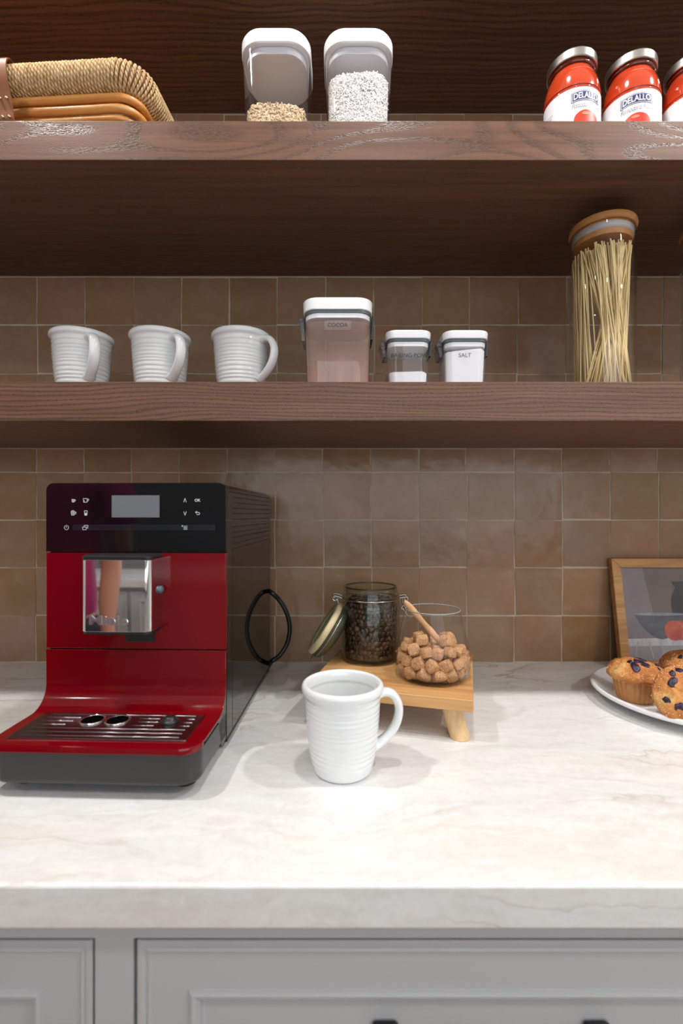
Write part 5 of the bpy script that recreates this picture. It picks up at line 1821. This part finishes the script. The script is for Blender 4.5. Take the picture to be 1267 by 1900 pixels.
# ================================================================== PERSON BEHIND THE VIEWPOINT (seen as a reflection in the coffee machine)
pn = thing('person', 'person in magenta top and dark trousers standing behind the viewpoint', 'person', (-0.985, -1.27, -0.93))
def skin_mesh(name, verts, edges, radii, mat, parent, root=0, sub=2):
    me = bpy.data.meshes.new(name)
    me.from_pydata(verts, edges, [])
    o = bpy.data.objects.new(name, me)
    COL.objects.link(o)
    o.modifiers.new('skin', 'SKIN')
    for i, sv in enumerate(me.skin_vertices[0].data):
        r_ = radii[i]
        sv.radius = r_ if isinstance(r_, tuple) else (r_, r_)
        sv.use_root = (i == root)
    sb = o.modifiers.new('sub', 'SUBSURF'); sb.levels = sub; sb.render_levels = sub
    dg = bpy.context.evaluated_depsgraph_get(); dg.update()
    m2 = bpy.data.meshes.new_from_object(o.evaluated_get(dg))
    bpy.data.objects.remove(o)
    m2.materials.clear()
    return link(name, m2, mat, parent, True)
M['skin'] = plain('skin', s2l(176, 120, 96), 0.5)
M['magenta'] = plain('magenta_cloth', s2l(176, 30, 96), 0.75)
M['darkcloth'] = plain('dark_cloth', s2l(34, 34, 40), 0.85)
M['hair'] = plain('dark_hair', s2l(44, 30, 22), 0.5)
M['shoe'] = plain('dark_shoe', s2l(40, 38, 38), 0.6)
def person_body():
    V, E, Q = [], [], []
    def add(p, r, parent=None):
        V.append(p); Q.append(r)
        if parent is not None: E.append((parent, len(V) - 1))
        return len(V) - 1
    pel = add((0, 0, 0.93), (0.112, 0.080))
    sp1 = add((0, 0.0, 1.06), (0.098, 0.070), pel)
    ch = add((0, 0.005, 1.24), (0.135, 0.095), sp1)
    up = add((0, -0.005, 1.35), (0.10, 0.075), ch)
    nk = add((0, 0.0, 1.42), 0.050, up)
    n2 = add((0, 0.012, 1.465), 0.048, nk)
    jaw = add((0, 0.030, 1.505), (0.062, 0.068), n2)
    hd = add((0, 0.022, 1.575), (0.078, 0.092), jaw)
    add((0, 0.012, 1.625), (0.062, 0.075), hd)
    nose = add((0, 0.118, 1.545), 0.011, jaw)
    for sx in (-1, 1):
        sh = add((sx * 0.165, -0.005, 1.345), 0.052, up)
        el = add((sx * 0.188, -0.025, 1.09), 0.036, sh)
        fo = add((sx * 0.190, 0.005, 0.98), 0.034, el)
        wr = add((sx * 0.205, 0.035, 0.865), (0.027, 0.022), fo)
        pa = add((sx * 0.218, 0.048, 0.805), (0.018, 0.036), wr)
        for k, (dy, ln) in enumerate(((0.026, 0.062), (0.009, 0.072), (-0.009, 0.068), (-0.025, 0.052))):
            a = add((sx * 0.217, 0.052 + dy, 0.770), 0.0088, pa)
            b = add((sx * 0.213, 0.056 + dy, 0.770 - ln * 0.55), 0.0082, a)
            add((sx * 0.204, 0.058 + dy, 0.770 - ln), 0.0072, b)
        th = add((sx * 0.208, 0.082, 0.815), 0.0105, pa)
        add((sx * 0.202, 0.100, 0.778), 0.0088, th)
        hp = add((sx * 0.085, 0, 0.87), 0.076, pel)
        kn = add((sx * 0.098, 0.015, 0.50), 0.056, hp)
        cf = add((sx * 0.100, -0.010, 0.36), 0.054, kn)
        an = add((sx * 0.102, -0.010, 0.085), 0.036, cf)
        add((sx * 0.108, 0.120, 0.030), (0.036, 0.024), an)
    return V, E, Q
V, E, Q = person_body()
skin_mesh('body', V, E, Q, 'skin', pn)
skin_mesh('top', [(0, 0, 0.80), (0, 0, 1.06), (0, 0.005, 1.24), (0, -0.003, 1.36), (-0.168, -0.005, 1.352), (-0.196, -0.018, 1.20), (0.168, -0.005, 1.352), (0.196, -0.018, 1.20)],
          [(0, 1), (1, 2), (2, 3), (3, 4), (4, 5), (3, 6), (6, 7)], [(0.160, 0.126), (0.140, 0.108), (0.152, 0.110), (0.112, 0.085), 0.066, 0.062, 0.066, 0.062], 'magenta', pn)
skin_mesh('trousers', [(0, 0, 0.960), (0, 0, 0.87)] + [(sx * 0.092, y, z) for sx in (-1, 1) for y, z in ((0, 0.80), (0.012, 0.50), (-0.008, 0.32), (-0.008, 0.07))],
          [(0, 1), (1, 2), (2, 3), (3, 4), (4, 5), (1, 6), (6, 7), (7, 8), (8, 9)], [(0.138, 0.104), (0.144, 0.110), 0.100, 0.074, 0.068, 0.060, 0.100, 0.074, 0.068, 0.060], 'darkcloth', pn)
for sx in (-1, 1):
    skin_mesh('shoe', [(sx * 0.102, -0.035, 0.045), (sx * 0.104, 0.05, 0.042), (sx * 0.110, 0.150, 0.034)], [(0, 1), (1, 2)], [(0.046, 0.044), (0.048, 0.042), (0.044, 0.032)], 'shoe', pn)
skin_mesh('hair', [(0, -0.005, 1.655), (0, -0.030, 1.595), (0, -0.050, 1.50), (0, -0.060, 1.38)], [(0, 1), (1, 2), (2, 3)], [(0.072, 0.078), (0.092, 0.092), (0.080, 0.050), (0.066, 0.034)], 'hair', pn)
for sx in (-1, 1):
    bm = bmesh.new(); bmesh.ops.create_uvsphere(bm, u_segments=16, v_segments=10, radius=0.0115)
    bm_obj('eye', bm, 'white_plastic', pn, True, (sx * 0.031, 0.100, 1.568))
    bm = bmesh.new(); bmesh.ops.create_uvsphere(bm, u_segments=12, v_segments=8, radius=0.016)
    for v_ in bm.verts: v_.co = Vector((v_.co.x * 0.45, v_.co.y * 0.9, v_.co.z * 1.7))
    bm_obj('ear', bm, 'skin', pn, True, (sx * 0.080, 0.012, 1.555))
bm = bmesh.new(); bmesh.ops.create_uvsphere(bm, u_segments=16, v_segments=8, radius=0.022)
for v_ in bm.verts: v_.co = Vector((v_.co.x, v_.co.y * 0.4, v_.co.z * 0.32))
M['lips'] = plain('lips', s2l(150, 74, 70), 0.5)
bm_obj('mouth', bm, 'lips', pn, True, (0, 0.094, 1.503))
